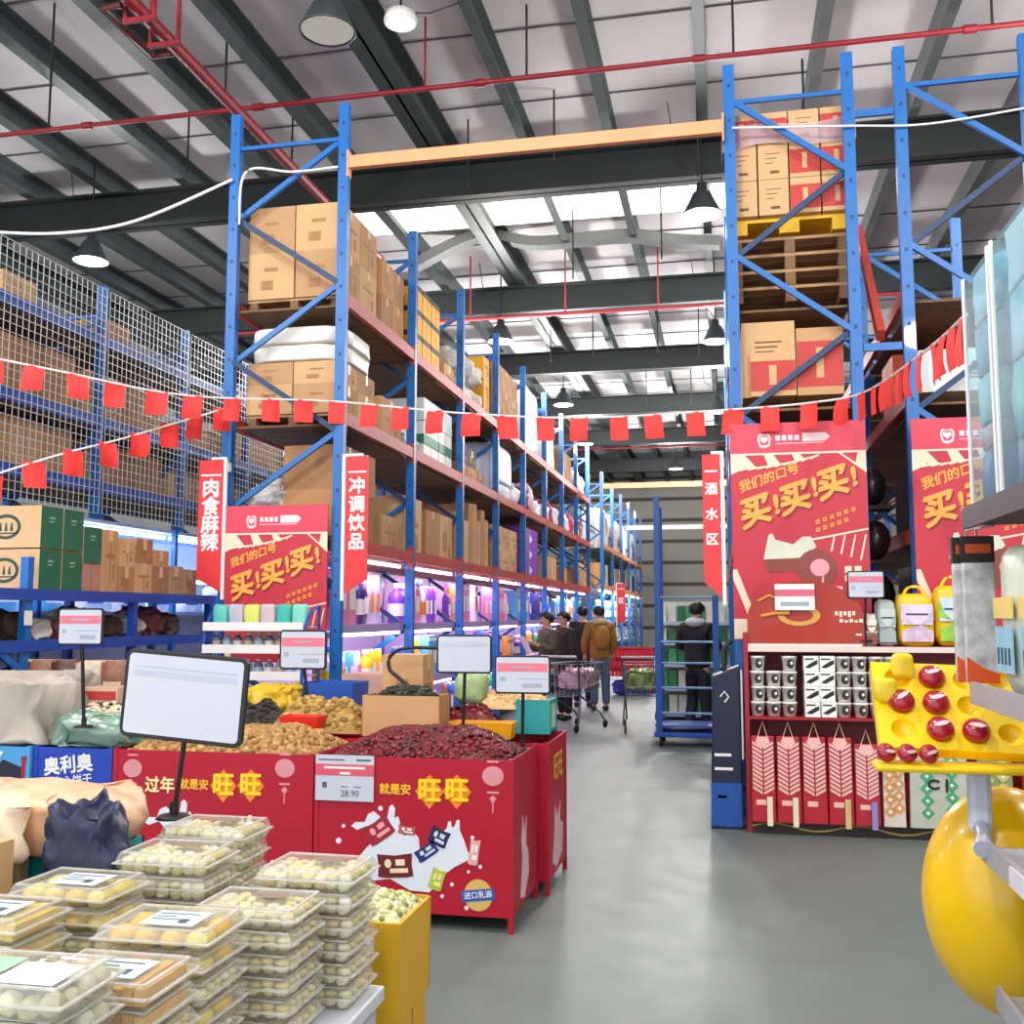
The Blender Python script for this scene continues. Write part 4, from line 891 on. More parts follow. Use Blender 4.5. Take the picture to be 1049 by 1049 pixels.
stacks = [  # name, centre x, front y, top z, layers, kind
    ('stack beside the yellow carton', -1.065, 2.5, .905, 6, 'cookie'), ('stack second from the yellow carton', -1.125, 2.27, .868, 6, 'cookie'),
    ('front row stack, third nearest', -1.215, 2.03, .885, 6, 'cake'), ('front row stack, second nearest', -1.2, 1.79, .86, 6, 'slice'),
    ('nearest corner stack', -1.235, 1.57, .925, 6, 'roll'), ('rear stack at the sign pole', -1.50, 2.76, .94, 6, 'cookie'),
    ('stack just before the rear one', -1.47, 2.5, .925, 6, 'cookie'), ('stack before the beige carton', -1.585, 2.24, .9, 6, 'cake'),
    ('stack at the left edge', -1.63, 1.98, .90, 6, 'slice'), ('low stack between the two cake stacks', -1.36, 2.25, .8, 4, 'cookie') if 0 else ('low stack behind nearest corner', -1.535, 1.74, .8, 4, 'cake'), ('far left rear stack', -1.9, 2.0, .86, 5, 'cookie'), ('low rear stack near yellow carton', -1.2, 2.745, .82, 4, 'cookie')]
for nm, x, y, top, n, kind in stacks:
    h = (top - .562) / n
    for k in range(n):
        kk = kind if k >= n - 2 or kind == 'cookie' else 'cookie' if k % 2 else kind
        clam((x + RNG.uniform(-.004, .004), y + D / 2 + RNG.uniform(-.003, .003), .561 + k * h), h - .002, kk, 'clear box of %s, %s from top, %s' % (KN[kk], ORD[n - 1 - k], nm), RNG.uniform(-.03, .03), k == n - 1)
# teal crate, peach bags, navy bag, beige carton behind the boxes
tray('teal_crate', (-2.05, 2.82, .562), .5, .3, .3, M('#1fa0a6', .4), 'teal plastic crate under the peach coloured bags', 'crate', .0)
PEACH = M('#f2b490', .45, 0, .2, 5, .5)
sack('cloth_bag', (-2.17, 2.83, .865), .78, .36, .16, PEACH, 'long peach coloured bag lying on the teal crate', 'bag', None, 3, -.12, .3, .085)
sack('cloth_bag', (-2.2, 2.55, .865), .5, .24, .15, M('#f4d3b4', .5, 0, .15, 6, .5), 'cream and peach bag slumped in front of the long one', 'bag', None, 7, .2, .3, .1)
tag(MB().box(-.24, .24, -.1, .08, 0, .298).build('carton', CARD[2], None, (-2.2, 2.56, .562)), 'plain carton under the cream and peach bag', 'carton')
sack('navy_bag', (-1.735, 2.58, .562), .17, .16, .43, M('#1b2142', .45, 0, .1, 6, .4), 'crumpled navy blue bag between the peach bags and pastry boxes', 'bag', None, 5, .4, .5, .09)
carton((-2.02, 2.33, .562), .34, .2, .4, 'beige carton at the left edge behind the labelled cakes', None, 2)
# yellow cartons with pistachios
YB = M('#d9a820', .55, 0, .05, 3)
o = carton((-1.16, 3.27, 0), .3, .3, .3, 'plain yellow carton on the floor below the open one', 'yellow cartons at the stall', 4, 0, False, YB)
t = tray('open_carton', (-1.16, 3.27, .303), .32, .32, .3, YB, 'open yellow carton full of pale green pistachios', 'carton', .004, .01)
heap('pistachio_heap', 'pale green pistachios heaped in the open yellow carton', 'nuts', -1.31, -1.01, 3.12, 3.42, .585, .09, (.017, .012, .011), [M(h, .6, 0, .15, 30) for h in ('#d8d79c', '#b9bd6e', '#ece8c4', '#8f9450')], 620, 12)
# ------------------------------------------------------------------ hanging signs and posters
def blade(label, px0, py0, px1, py1, Y, txt, cut, pole):
    a, c = at(px0, py0, Y=Y), at(px1, py1, Y=Y); w, h = c.x - a.x, a.z - c.z
    t = thing('hanging_sign', label, 'sign', (a.x, Y, c.z)); k = .12
    pts = [(0, h), (w, h), (w, 0), (0, k)] if cut == 'L' else [(0, h), (w, h), (w, k), (0, 0)]
    pn = MB().poly(pts, (0, .006, 0), X3, Z3, .012).build('panel', M('#e2343a', .5, 0, .03), t)
    b = MB(); n = len(txt); top = h - .23; st = (top - .3) / n
    for i, ch in enumerate(txt): b.text(ch, (w / 2, -.007, top - st * (i + .5) + .05), X3, Z3, w * .74, 0, .001, .05)
    b.rect(.02, w - .02, h - .14, h - .125, (0, -.006, 0), X3, Z3, .001); b.build('lettering', WHITE, pn)
    q = w + .018 if pole == 'R' else -.018
    MB().box(q - .014, q + .014, -.014, .014, -.06, h + .02).build('pole', WHITE, t); MB().box(min(q, w / 2) - .0, max(q, w / 2) + .05 * (pole == 'L'), -.012, .012, h + .002, h + .025).build('arm', WHITE, t)
    MB().box(q - .02, q + .02, .014, .06, h - .1, h - .02).build('bracket', WHITE, t); return t
blade('red hanging sign with four white characters left of the left poster', 205, 472, 226, 607, 8.1, '肉食麻辣', 'L', 'R')
blade('red hanging sign with four white characters at the left rack post', 355, 468, 376, 608, 8.1, '冲调饮品', 'R', 'L')
blade('red hanging sign with three white characters left of the big poster', 719, 466, 740, 612, 8.1, '酒水区', 'L', 'R')
t = blade('tiny distant red sign at the start of the far rack', 632, 598, 641, 640, 27.0, '区', 'R', 'L')
def poster(label, x0, x1, z0, z1, Y, low=False):
    w, h = x1 - x0, 1.9; t = thing('hanging_poster', label, 'poster', (x0, Y, z0)); H = z1 - z0
    pn = MB().box(0, w, 0, .012, 0, H).build('panel', POSTER, t); cnt = [0]
    o = (0, -.001, H - h)
    def Rr(b, pts, m=0, d=.001):
        cnt[0] += 1; d += cnt[0] * .00002
        b.poly([(w * x, h * y) for x, y in pts], o, X3, Z3, d, m)
    b = MB(); Rr(b, [(0, .875), (1, .875), (1, 1), (0, 1)]); b.build('header', M('#e0435a', .5, 0, .03), pn)
    b = MB(); q = [(.255 + .05 * math.copysign(abs(math.cos(a)) ** .8, math.cos(a)), .935 + .026 * math.sin(a) - (.012 if math.sin(a) < -.5 else 0) + (-.008 if abs(math.cos(a)) < .3 and math.sin(a) > 0 else 0)) for a in [2 * PI * i / 24 for i in range(24)]]
    q2 = [(.255 + (x - .255) * .72, .935 + (y - .935) * .72) for x, y in q]
    for i in range(24): j = (i + 1) % 24; Rr(b, [q[i], q[j], q2[j], q2[i]], 0, .002)
    Rr(b, [(.225, .93), (.255, .915), (.285, .93), (.28, .945), (.255, .94), (.23, .945)], 0, .002)
    for i in range(4): Rr(b, [(.34 + i * .047, .926), (.375 + i * .047, .926), (.375 + i * .047, .947), (.34 + i * .047, .947)], 0, .002)
    Rr(b, [(.54, .92), (.71, .92), (.745, .937), (.71, .954), (.54, .954)], 0, .002); Rr(b, [(.34, .912), (.7, .912), (.7, .915), (.34, .915)], 0, .002)
    b.build('shop_mark', M('#f7d9da', .5), pn)
    # awning of cream and red scallops, corner braces
    b = MB(); cr = CREAM
    Rr(b, [(0, .868), (1, .868), (1, .876), (0, .876)])
    top = lambda x: .868; bot = lambda x: .815 + .053 * min(1, (x / .68)) ** 2 if x < .68 else .868
    for x0_, x1_, s in ((.06, .14, .05), (.25, .34, .03), (.46, .53, .02)):
        Rr(b, [(x0_, .868), (x1_ - s * .6, .868), (x1_ + s, bot(x1_ + s)), (x0_ + s, bot(x0_ + s))])
    pts = [(x / 10 * .66, bot(x / 10 * .66)) for x in range(11)]
    for (xa, ya), (xb, yb) in zip(pts, pts[1:]): Rr(b, [(xa, ya - .012), (xb, yb - .006), (xb, yb), (xa, ya)])
    Rr(b, [(0, .79), (.1, .813), (.1, .868), (0, .868)]); Rr(b, [(.94, .868), (1, .868), (1, .79), (.92, .82)]); Rr(b, [(.8, .868), (.82, .868), (1, .795), (1, .785)])
    b.build('awning_print', cr, pn)
    # slogan, rising to the right
    r = Vector((math.cos(.32), 0, math.sin(.32))); u = Vector((-math.sin(.14), 0, math.cos(.14)))
    def pos(x, y, e=.0025): return Vector((w * x, -.001 - e, H - h + h * y))
    b = MB(); s = MB()
    b.text('我们的口号', pos(.285, .772), r, u, w * .095, 0, .002, .04)
    for i, ch in enumerate('买!买!买!'):
        x = (.18, .335, .475, .62, .755, .91)[i]; y = (.632, .66, .683, .728, .742, .768)[i]; sz = w * (.25 if ch == '买' else .2)
        b.text(ch, pos(x, y), r, u, sz, 0, .002, .055); s.text(ch, pos(x + .012, y - .008, .0005), r, u, sz, 0, .001, .06)
    b.build('slogan_lettering', M('#f7ab4a', .5, 0, .04), pn); s.build('slogan_shade', M('#8f2226', .5), pn)
    b = MB()
    for k in range(2):
        for i in range(6 - k): c = pos(.635 + i * .052 - k * .0, .59 + i * .0095 - k * .033); b.rect(-.016, .016, -.016, .016, c, r, u, .002); b.rect(-.007, .007, -.004, .004, c - Vector((0, .002, 0)), r, u, .001, 1)
    b.build('small_lettering', [M('#f0973c', .5), POSTER], pn)
    # lower picture: pale counter lines, dish with glass, gift parcel
    b = MB(); Rr(b, [(.0, .4), (.03, .4), (.17, .2), (.15, .18), (.13, .18), (0, .36)]); Rr(b, [(.55, .51), (1, .555), (1, .562), (.55, .518)])
    for i in range(4): Rr(b, [(.72 + i * .07, .47 - i * .012), (.735 + i * .07, .47 - i * .012), (.76 + i * .075, .535), (.75 + i * .075, .535)])
    Rr(b, [(.75, .33), (.8, .33), (.8, .2), (.7, .2)]); Rr(b, [(.82, .35), (.94, .35), (.94, .41), (.82, .41)]); Rr(b, [(0, .12), (.12, .12), (.2, .2), (0, .2)])
    b.build('cream_print', CREAM, pn)
    b = MB(); Rr(b, [(.23, .44), (.27, .54), (.3, .545), (.32, .52), (.45, .5), (.52, .53), (.58, .53), (.62, .49), (.5, .43), (.35, .42)]); b.build('dish_print', M('#d9dcc4', .5, 0, .15, 6), pn)
    b = MB(); Rr(b, [(.23, .44), (.5, .445), (.47, .39), (.26, .385)], 0, .002); Rr(b, [(.62 + .15 * math.cos(a), .4 + .08 * math.sin(a)) for a in [2 * PI * i / 20 for i in range(20)]]); b.build('bowl_print', M('#8e4238', .5), pn)
    b = MB(); Rr(b, [(.64 + .07 * math.cos(a), .405 + .035 * math.sin(a)) for a in [2 * PI * i / 16 for i in range(16)]], 0, .003); Rr(b, [(.655, .37), (.67, .37), (.66, .31), (.64, .31)], 0, .003); Rr(b, [(.58, .31), (.72, .31), (.72, .318), (.58, .318)], 0, .003); b.build('glass_print', M('#f0a0a8', .5), pn)
    b = MB(); Rr(b, [(.87, .35), (.89, .35), (.89, .41), (.87, .41)], 0, .002); Rr(b, [(.82, .375), (.94, .375), (.94, .383), (.82, .383)], 0, .002); b.build('ribbon_print', POSTER, pn)
    return t
poster('big red poster with orange slogan on the right rack, left of two', .07, 1.08, 1.36, 3.04, 8.06)
poster('red poster with orange slogan farthest right, half behind the blue bags', 1.41, 2.42, 1.2, 3.03, 8.06)
poster('red slogan poster on the end of the left rack', -4.23, -3.29, 1.15, 2.49, 8.1, True)
# ------------------------------------------------------------------ goods on the right racks
GR = 'goods on the right racks'
YP = M('#e8b414', .5, 0, .05)
t = thing('plastic_pallet', 'yellow plastic pallet under the red and brown cartons', 'pallet', (.59, 8.92, 4.7)); b = MB()
MB().box(-.5, .5, -.5, .5, .1, .135).build('deck', YP, t)
for x in (-.5, -.08, .34):
    for y in (-.5, -.07, .36): MB().box(x, x + .16, y, y + .14, 0, .1).build('foot_block', YP, t)
zz = 4.125
for k in range(4): pallet((.59, 8.92, zz), 'empty wooden pallet, %s of four under the yellow plastic one' % ('lowest', 'second', 'third', 'topmost')[k], 'empty pallets on the right rack', 1.05).scale = (1.04, 1.05, 1.28); zz += .138
RC = M('#c03a34', .6, 0, .08, 4)
def red_carton(x, y, z, w, d, h, lab, red=True, v=2):
    o = carton((x, y, z), w, d, h, lab, GR, v, 0, False); b = MB()
    if red:
        b.rect(-w / 2 + .004, w / 2 - .004, h * .12, h * .8, (0, -d / 2, 0), X3, Z3, .002); b.rect(w * -.08, w * .08, h * .25, h * .7, (0, -d / 2 - .002, 0), X3, Z3, .001, 1)
        b.build('red_panel', [RC, CARD[2]], o)
    else:
        for q in range(3): b.rect(-w * .25, w * .25 - q * .03, h * .72 - q * .04, h * .74 - q * .04, (0, -d / 2, 0), X3, Z3, .002)
        b.rect(-w * .1, w * .2, h * .16, h * .24, (0, -d / 2, 0), X3, Z3, .002); b.build('printed_lines', M('#6b4a30', .7), o)
xs = (.2, .43, .7, .97)
for k in range(2):
    for j in range(2):
        for i in range(4):
            red_carton(.215 + i * .253, 8.56 + j * .42, 4.838 + k * .305, .245, .4, .3, '%s carton, %s layer, %s from left, %s row on the yellow pallet' % ('red panelled' if i > 1 else 'tan', ('lower', 'middle')[k], ORD[i], ('front', 'rear')[j]), i > 1)
for j in range(2):
    for i in range(4): red_carton(.215 + i * .253, 8.56 + j * .42, 5.45, .245, .4, .27, '%s carton, top layer, %s from left, %s row on the yellow pallet' % ('tan' if i == 2 else 'red panelled', ORD[i], ('front', 'rear')[j]), i != 2)
b = MB(); s = .565
for z0, z1, wv in ((5.42, 5.6, .02),):
    ring = [(-.535, -.44), (-.2, -.455), (.2, -.45), (.535, -.44), (.54, 0), (.535, .44), (-.535, .44), (-.54, 0)]
    vs = [(x, y, z + .03 * math.sin(7 * x + 5 * y + z * 9)) for z in (z0, (z0 + z1) / 2, z1) for x, y in ring]; b.add(vs, [(r_ * 8 + i, r_ * 8 + (i + 1) % 8, r_ * 8 + 8 + (i + 1) % 8, r_ * 8 + 8 + i) for r_ in range(2) for i in range(8)], 0, True)
tag(b.build('stretch_film', clear('#f6e4ea', .35, .15, .2), None, (.594, 8.775, 0)), 'band of clear stretch film around the red cartons', 'film')
b1 = 3.305
red_carton(.39, 8.62, b1, .42, .58, .62, 'tall tan carton with red panel on the middle beam, right rack', False, 2); red_carton(.42, 8.305, b1, .36, .02, .36, 'flat tan sheet with red panel leaning on a tall carton', True)
red_carton(.79, 8.62, b1, .36, .6, .55, 'tan and red carton right of the tall one, right rack', True, 0)
for i in range(3): red_carton(.3 + i * .28, 9.7, b1, .26, .5, .5, 'brown carton deeper on the middle beam, %s from left' % ORD[i], False, 1)
red_carton(.59, 11.6, 4.125, .72, 1.0, .7, 'big carton in the second bay of the right rack', False, 1); red_carton(.59, 11.6, b1, .72, 1.0, .6, 'big carton in the second bay, middle beam, right rack', False, 3)
WB = carton((1.86, 8.65, b1), .62, .5, .34, 'white carton with faint grey print on the rack right of the big poster', GR, 0, 0, False, WHITE)
b = MB()
for q in range(3): b.rect(.05 + q * .02, .2, .1 + q * .03, .112 + q * .03, (0, -.25, 0), X3, Z3, .002)
b.poly([(.1 + .02 * math.cos(a), .22 + .02 * math.sin(a)) for a in [2 * PI * i / 8 for i in range(8)]], (0, -.25, 0), X3, Z3, .002); b.build('grey_print', M('#8d8a90', .6), WB)
carton((2.2, 8.65, b1), .04, .5, .3, 'thin white carton edge beside the white carton', GR, 0, 0, False, WHITE) if 0 else None
carton((1.8, 9.55, b1), .62, .6, .52, 'bright orange carton behind the white one on the right rack', GR, 0, 0, False, M('#e5532a', .55, 0, .06))
carton((2.1, 9.6, b1), .0, .0, .0, '', GR) if 0 else None
DK = [M(h, .7, 0, .2, 5) for h in ('#3a2a22', '#26211f', '#463026')]  # browns kept dark to stand in for the darkness between the racks
for k, z in enumerate((2.225, 1.4, .75, .02)):
    for j in range(2):
        for i in range(2): carton((1.71 + i * .42, 8.6 + j * .62, z), .4, .58, .55 if z else .6, 'carton coloured dark for shade, %s level, %s, %s row, behind the right poster' % (('upper', 'third', 'second', 'floor')[k], ('left', 'right')[i], ('front', 'rear')[j]), GR, 0, 0, False, DK[(i + j + k) % 3])
for k, z in enumerate((2.225, .02)):
    for i in range(2): carton((.37 + i * .42, 8.75, z), .4, .8, .75 if k == 0 else 1.3, 'carton coloured dark for shade behind the big poster, %s, %s' % (('upper', 'floor')[k], ('left', 'right')[i]), GR, 0, 0, False, DK[(i + k) % 3])
for k, z in enumerate((1.32, .68)): MB().box(0, .86, 0, 1.6, 0, .03).build('deck', DWOOD, bpy.data.objects['pallet_rack.002'], (.04, .05, z))
for i, z in enumerate((2.45, 2.0, 1.55)):
    tag(MB().ell((0, 0, .17), (.13, .13, .17), 0, 10, 6).build('dark_jar', M(('#2a2224', '#3c2a2a', '#2a2626')[i], .25), None, (1.22 + .02 * i, 8.9, z + .0)), 'dark round jar in the gap between posters, %s of three' % ('top', 'middle', 'lowest')[i], 'jar')
    tag(MB().box(-.14, .14, -.14, .14, -.03, 0).build('jar_ledge', M('#3a2c26', .6), None, (1.24, 8.9, z)), 'small dark ledge under a jar between the posters, %s of three' % ('top', 'middle', 'lowest')[i], 'ledge')
# ------------------------------------------------------------------ red promotional shelf below the big poster
RW = M('#a01826', .45, 0, .06, 3)
t = thing('display_shelf', 'red promotional shelf below the big poster at the aisle', 'shelf', (.13, 7.66, 0)); WD = 1.87
for x in (0, WD - .03): MB().box(x, x + .03, 0, .36, 0, 1.42 if x == 0 else 1.3).build('side_panel', RW, t)
MB().box(.03, WD - .03, .345, .36, .0, 1.33).build('back_panel', M('#7f1420', .5), t)
for z in (.03, .8, 1.3): MB().box(.03, WD - .03, .0, .343, z, z + .02).build('shelf_board', RW, t)
MB().box(.03, WD - .03, -.012, -.0, 1.285, 1.325).build('pale_edge', M('#e9d3c9', .4), t)
b = MB(); b.box(.03, WD - .03, -.012, -.0, .0, .1); b.build('kick_panel', M('#241815', .5), t)
b = MB(); pts = [(WD * .0 + .03 + i / 20 * WD * .9, .045 + .025 * math.sin(i * .9)) for i in range(21)]
for (xa, za), (xb, zb) in zip(pts, pts[1:]): b.poly([(xa, za), (xb, zb), (xb, zb + .012), (xa, za + .012)], (0, -.013, 0), X3, Z3, .002)
b.build('gold_wave', M('#a98a3a', .4), t)
# arched header standing on the shelf
AH = thing('arched_board', 'dark orange red arched board standing on the promotional shelf', 'board', (.16, 7.72, 1.322)); aw = .82
pts = [(0, 0), (aw, 0), (aw, .2)] + [(aw / 2 + aw / 2 * math.cos(a), .2 + .28 * math.sin(a)) for a in [PI * i / 16 for i in range(1, 16)]] + [(0, .2)]
MB().poly(pts, (0, 0, 0), X3, Z3, .015).build('panel', M('#a8280f', .4, 0, .1, 3, coat=.2), AH)
b = MB(); n = 24; c0 = (aw * .45, .225)
for i in range(n):
    a0, a1 = 2 * PI * i / n, 2 * PI * (i + 1) / n
    b.poly([(c0[0] + .15 * math.cos(a0), c0[1] + .075 * math.sin(a0)), (c0[0] + .15 * math.cos(a1), c0[1] + .075 * math.sin(a1)), (c0[0] + .1 * math.cos(a1), c0[1] + .045 * math.sin(a1)), (c0[0] + .1 * math.cos(a0), c0[1] + .045 * math.sin(a0))], (0, -.016, 0), X3, Z3, .003)
b.build('gold_ring', M('#d9a04a', .35), AH)
b = MB()
for q in range(5): b.rect(.62 + q * .03, .64 + q * .03, .225 - .012 * (q % 2), .255, (0, -.016, 0), X3, Z3, .003); b.rect(.65 + q * .034, .675 + q * .034, .175, .2 - .01 * (q % 2), (0, -.016, 0), X3, Z3, .003)
b.rect(.76, .8, .08, .095, (0, -.016, 0), X3, Z3, .003); b.build('cream_print', M('#f0d9c0', .5), AH)
b = MB(); b.tube([(.08, -.02, .33), (.16, -.02, .37), (.26, -.02, .33), (.3, -.02, .29)], .012, n=6); b.tube([(.1, -.02, .22), (.2, -.02, .24), (.3, -.02, .24)], .016, n=6); b.build('gold_ribbon', M('#d98a3a', .4), AH)
b = MB(); b.box(0, aw - .02, -.03, -.016, .0, .02); b.build('white_edge', WHITE, AH)
T = thing('price_sign', 'pink banded price card on the dark orange arched board', 'sign', (.5, 7.68, 1.585))
MB().box(-.14, .14, -.004, 0, 0, .19).build('card', WHITE, T); b = MB(); b.rect(-.14, .14, .1, .15, (0, -.004, 0), X3, Z3, .001); b.rect(-.1, .1, .03, .06, (0, -.004, 0), X3, Z3, .001, 1); b.build('printed_band', [M('#d9667a', .5), FAINT], T)
tag(MB().box(.25, .252, 0, .002, 0, .001).build('x', WHITE), 'x', 'x') if 0 else None
board('pink banded price board on a thin pole right of the arched board', (867, 585, 906, 613), 7.72, (886, 657), bands=True)
# drink cups in columns
for i in range(9):
    n = (4, 3, 4, 4, 4, 4, 4, 4, 4)[i]; x = .225 + i * .112 + (.04 if i > 2 else 0)
    for k in range(n):
        q = RNG.uniform(-.004, .004)
        if i in (3, 4):
            o = tag(MB().box(-.052, .052, -.1, .1, 0, .107).build('drink_pack', M('#f8f4ee', .4, 0, .05), None, (x + q, (7.768 if i in (3, 4) else 7.718), .822 + k * .109)), 'boxy white pack with dark swirl, %s from bottom, %s column of middle shelf' % (ORD[k], ORD[i]), 'pack', 'drink packs on the red shelf')
            MB().poly([(-.045, .025), (-.01, .02), (.045, .05), (.045, .08), (.02, .07), (-.02, .045)], (0, -.1, 0), X3, Z3, .002).rect(-.045, .02, .08, .09, (0, -.1, 0), X3, Z3, .002).build('swirl_print', BLACK, o)
        else:
            o = tag(MB().lathe([(0, 0), (.042, 0), (.052, .09), (.055, .09), (.055, .1), (.048, .104), (0, .104)], n=12).build('drink_cup', M('#fbf6ee', .4, 0, .05), None, (x + q, (7.768 if i in (3, 4) else 7.718), .822 + k * .109)), 'white cup pack with dark swirl, %s from bottom, %s column of middle shelf' % (ORD[k], ORD[i]), 'cup', 'drink packs on the red shelf')
            MB().poly([(.026 * math.cos(a) + .006, .05 + .034 * math.sin(a)) for a in [2 * PI * j / 12 for j in range(12)]], (0, -.045, 0), X3, Z3, .01).build('swirl_print', M('#2a1c18', .4), o)
            MB().poly([(.01 * math.cos(a) + .014, .055 + .012 * math.sin(a)) for a in [2 * PI * j / 8 for j in range(8)]], (0, -.055, 0), X3, Z3, .002).build('pale_dot', WHITE, o)
# long red gift packs
def gift(x, w, h, m, m2, label, kind, tagm, y=7.61, cat='gift pack'):
    t = thing('gift_pack', label, cat, (x, y, .09)); b = MB()
    b.hexa([(-w * .48, -.03, 0), (w * .48, -.03, 0), (w * .5, .0, 0), (-w * .5, .0, 0), (-w * .46, -.014, h), (w * .46, -.014, h), (w * .46, 0, h), (-w * .46, 0, h)]); b.build('body', m, t, bevel=.006)
    b = MB(); n = 11 if kind == 'chevron' else 5
    if kind == 'chevron':
        for k in range(n):
            z = h * .32 + k * h * .052
            for s in (-1, 1): b.poly([(s * w * .03, z), (s * w * .42, z + .04), (s * w * .42, z + .06), (s * w * .03, z + .02)], (0, -.032 + .014 * (z / h), 0), X3, Z3, .004)
        b.poly([(-w * .3, h * .93), (0, h * .86), (w * .3, h * .93), (w * .2, h * .99), (-w * .2, h * .99)], (0, -.016, 0), X3, Z3, .004)
        b.rect(-w * .3, w * .1, h * .2, h * .26, (0, -.028, 0), X3, Z3, .004)
    else:
        for k in range(n):
            for s in range(2):
                cx, cz = (-w * .2 + s * w * .4), h * .2 + k * h * .16 + (s * h * .05)
                b.poly([(cx - .045, cz), (cx, cz - .045), (cx + .045, cz), (cx, cz + .045)], (0, -.026, 0), X3, Z3, .004); b.poly([(cx - .015, cz), (cx, cz - .015), (cx + .015, cz), (cx, cz + .015)], (0, -.03, 0), X3, Z3, .003, 1)
    b.build('pattern', [m2, WHITE], t)
    MB().tube([(-w * .2, -.012, h - .01), (0, -.025, h + .1), (w * .2, -.012, h - .01)], .004, n=5).build('cord_handle', M('#e8c9a0', .5), t)
    if tagm: MB().box(w * .12, w * .34, -.05, -.036, -.02, h * .3).build('tag', tagm, t)
GRD = M('#b0152a', .35, 0, .08, 4, coat=.2)
for i in range(5): gift(.245 + i * .176, .174, .6 if i != 4 else .56, GRD, M('#f0b9b0', .5), 'long red gift pack with pale chevrons, %s from left on lowest shelf' % ORD[i], 'chevron', (M('#e9dcc4', .5), M('#e9dcc4', .5), None, M('#cdb77a', .4), M('#8f86c0', .4))[i])
gift(1.125, .15, .52, M('#d9cbbb', .4, 0, .1, 8), M('#d89a5c', .5), 'cream gift pack with orange diamonds right of the red ones', 'diamond', None)
gift(1.42, .4, .52, M('#b9bcab', .4, 0, .1, 8), M('#3fa36a', .5), 'wide grey green gift pack with green diamonds', 'diamond', None)
MB().poly([(-.03 + .045 * math.cos(a), .3 + .035 * math.sin(a)) for a in [PI * .2 + 1.6 * PI * i / 12 for i in range(13)]] + [(-.03 + .03 * math.cos(a), .3 + .02 * math.sin(a)) for a in [PI * .2 + 1.6 * PI * i / 12 for i in range(12, -1, -1)]], (.0, -.03, 0), X3, Z3, .004).rect(.04, .055, .25, .34, (0, -.03, 0), X3, Z3, .004).rect(-.06, .04, .38, .39, (0, -.03, 0), X3, Z3, .004).build('brush_mark', BLACK, bpy.data.objects['gift_pack.006'])
gift(1.78, .24, .5, M('#8d9a5a', .4, 0, .1, 8), M('#c9c27a', .5), 'olive gift pack behind the yellow display tray', 'diamond', None)
tag(MB().box(-.04, .04, -.02, .02, 0, .05).build('price_tag', WHITE, None, (.42, 7.63, .825)), 'small white price tag before the drink cups', 'tag') if 0 else None
# small packs and pet bags on the top board
for i in range(7): tag(MB().box(-.05, .05, -.03, .03, 0, .05 + .015 * (i % 2)).build('small_pack', (M('#3d6a48', .4), M('#7a4a8a', .4), M('#b8404a', .4), M('#e9e0d4', .4))[i % 4], None, (.22 + i * .115, 7.685, 1.323)), '%s small pack, %s from left before the arched board' % (('green', 'violet', 'red', 'white')[i % 4], ORD[i]), 'pack', 'small packs before the arched board') if 0 else None
def petbag(x, w, h, m, m2, m3, label, y=7.85, handle=True):
    t = thing('handle_bag', label, 'bag', (x, y, 1.322)); link('body', sack_mesh(w, .2, h, m, int(x * 10), .35, .025), t)
    b = MB(); b.poly([(-w * .42, h * .42), (w * .42, h * .42), (w * .42, h * .8), (-w * .42, h * .8)], (0, -.115, 0), X3, Z3, .004); b.build('pale_panel', m2, t)
    b = MB(); b.poly([(-w * .42, h * .1), (w * .42, h * .1), (w * .42, h * .3), (.02, h * .42), (-w * .42, h * .3)], (0, -.117, 0), X3, Z3, .004)
    for s in (-1, 1): b.poly([(s * w * .44, h * .8), (s * w * .44, h * .5), (s * w * .1, h * .43), (s * w * .3, h * .55)], (0, -.121, 0), X3, Z3, .003)
    b.build('printed_shape', m3, t); b = MB(); b.rect(-w * .3, w * .3, h * .6, h * .63, (0, -.12, 0), X3, Z3, .003); b.build('dark_line', M('#3a4a5a', .5), t)
    if handle: MB().tube(fit([(-w * .3, -.02, h * .96), (-w * .15, -.02, h * 1.12), (w * .15, -.02, h * 1.12), (w * .3, -.02, h * .96)], 4), .012, n=6).build('handle', YELLOW, t)
YM = M('#efc51e', .35, 0, .06, 6)
petbag(1.345, .25, .38, YM, M('#e3d3e8', .4, 0, .1, 12), M('#d9b8d6', .4, 0, .3, 16), 'yellow edged bag with lilac panel on the promotional shelf')
petbag(1.61, .27, .44, YM, M('#cfe0ee', .4, 0, .1, 12), M('#8fc63a', .4, 0, .2, 16), 'yellow edged bag with pale blue panel and green foot')
petbag(1.145, .13, .34, M('#b9c6c2', .35, 0, .08, 8), M('#c9d4d0', .4), M('#9fb0ac', .4, 0, .1, 12), 'plain grey green bag left of the yellow edged ones', 7.86, False)
petbag(1.035, .09, .24, M('#e6dccf', .35, 0, .15, 12), M('#efe6da', .4), M('#8a4a3a', .4, 0, .2, 20), 'small white pack with brown print right of the arched board', 7.86, False)
sack('plastic_bag', (1.22, 8.0, 1.66), .3, .2, .14, M('#cfd0d6', .3, 0, .15, 9, .4), 'rumpled pale bag above the grey green bag', 'bag', None, 5, 0, .6, .08) if 0 else None
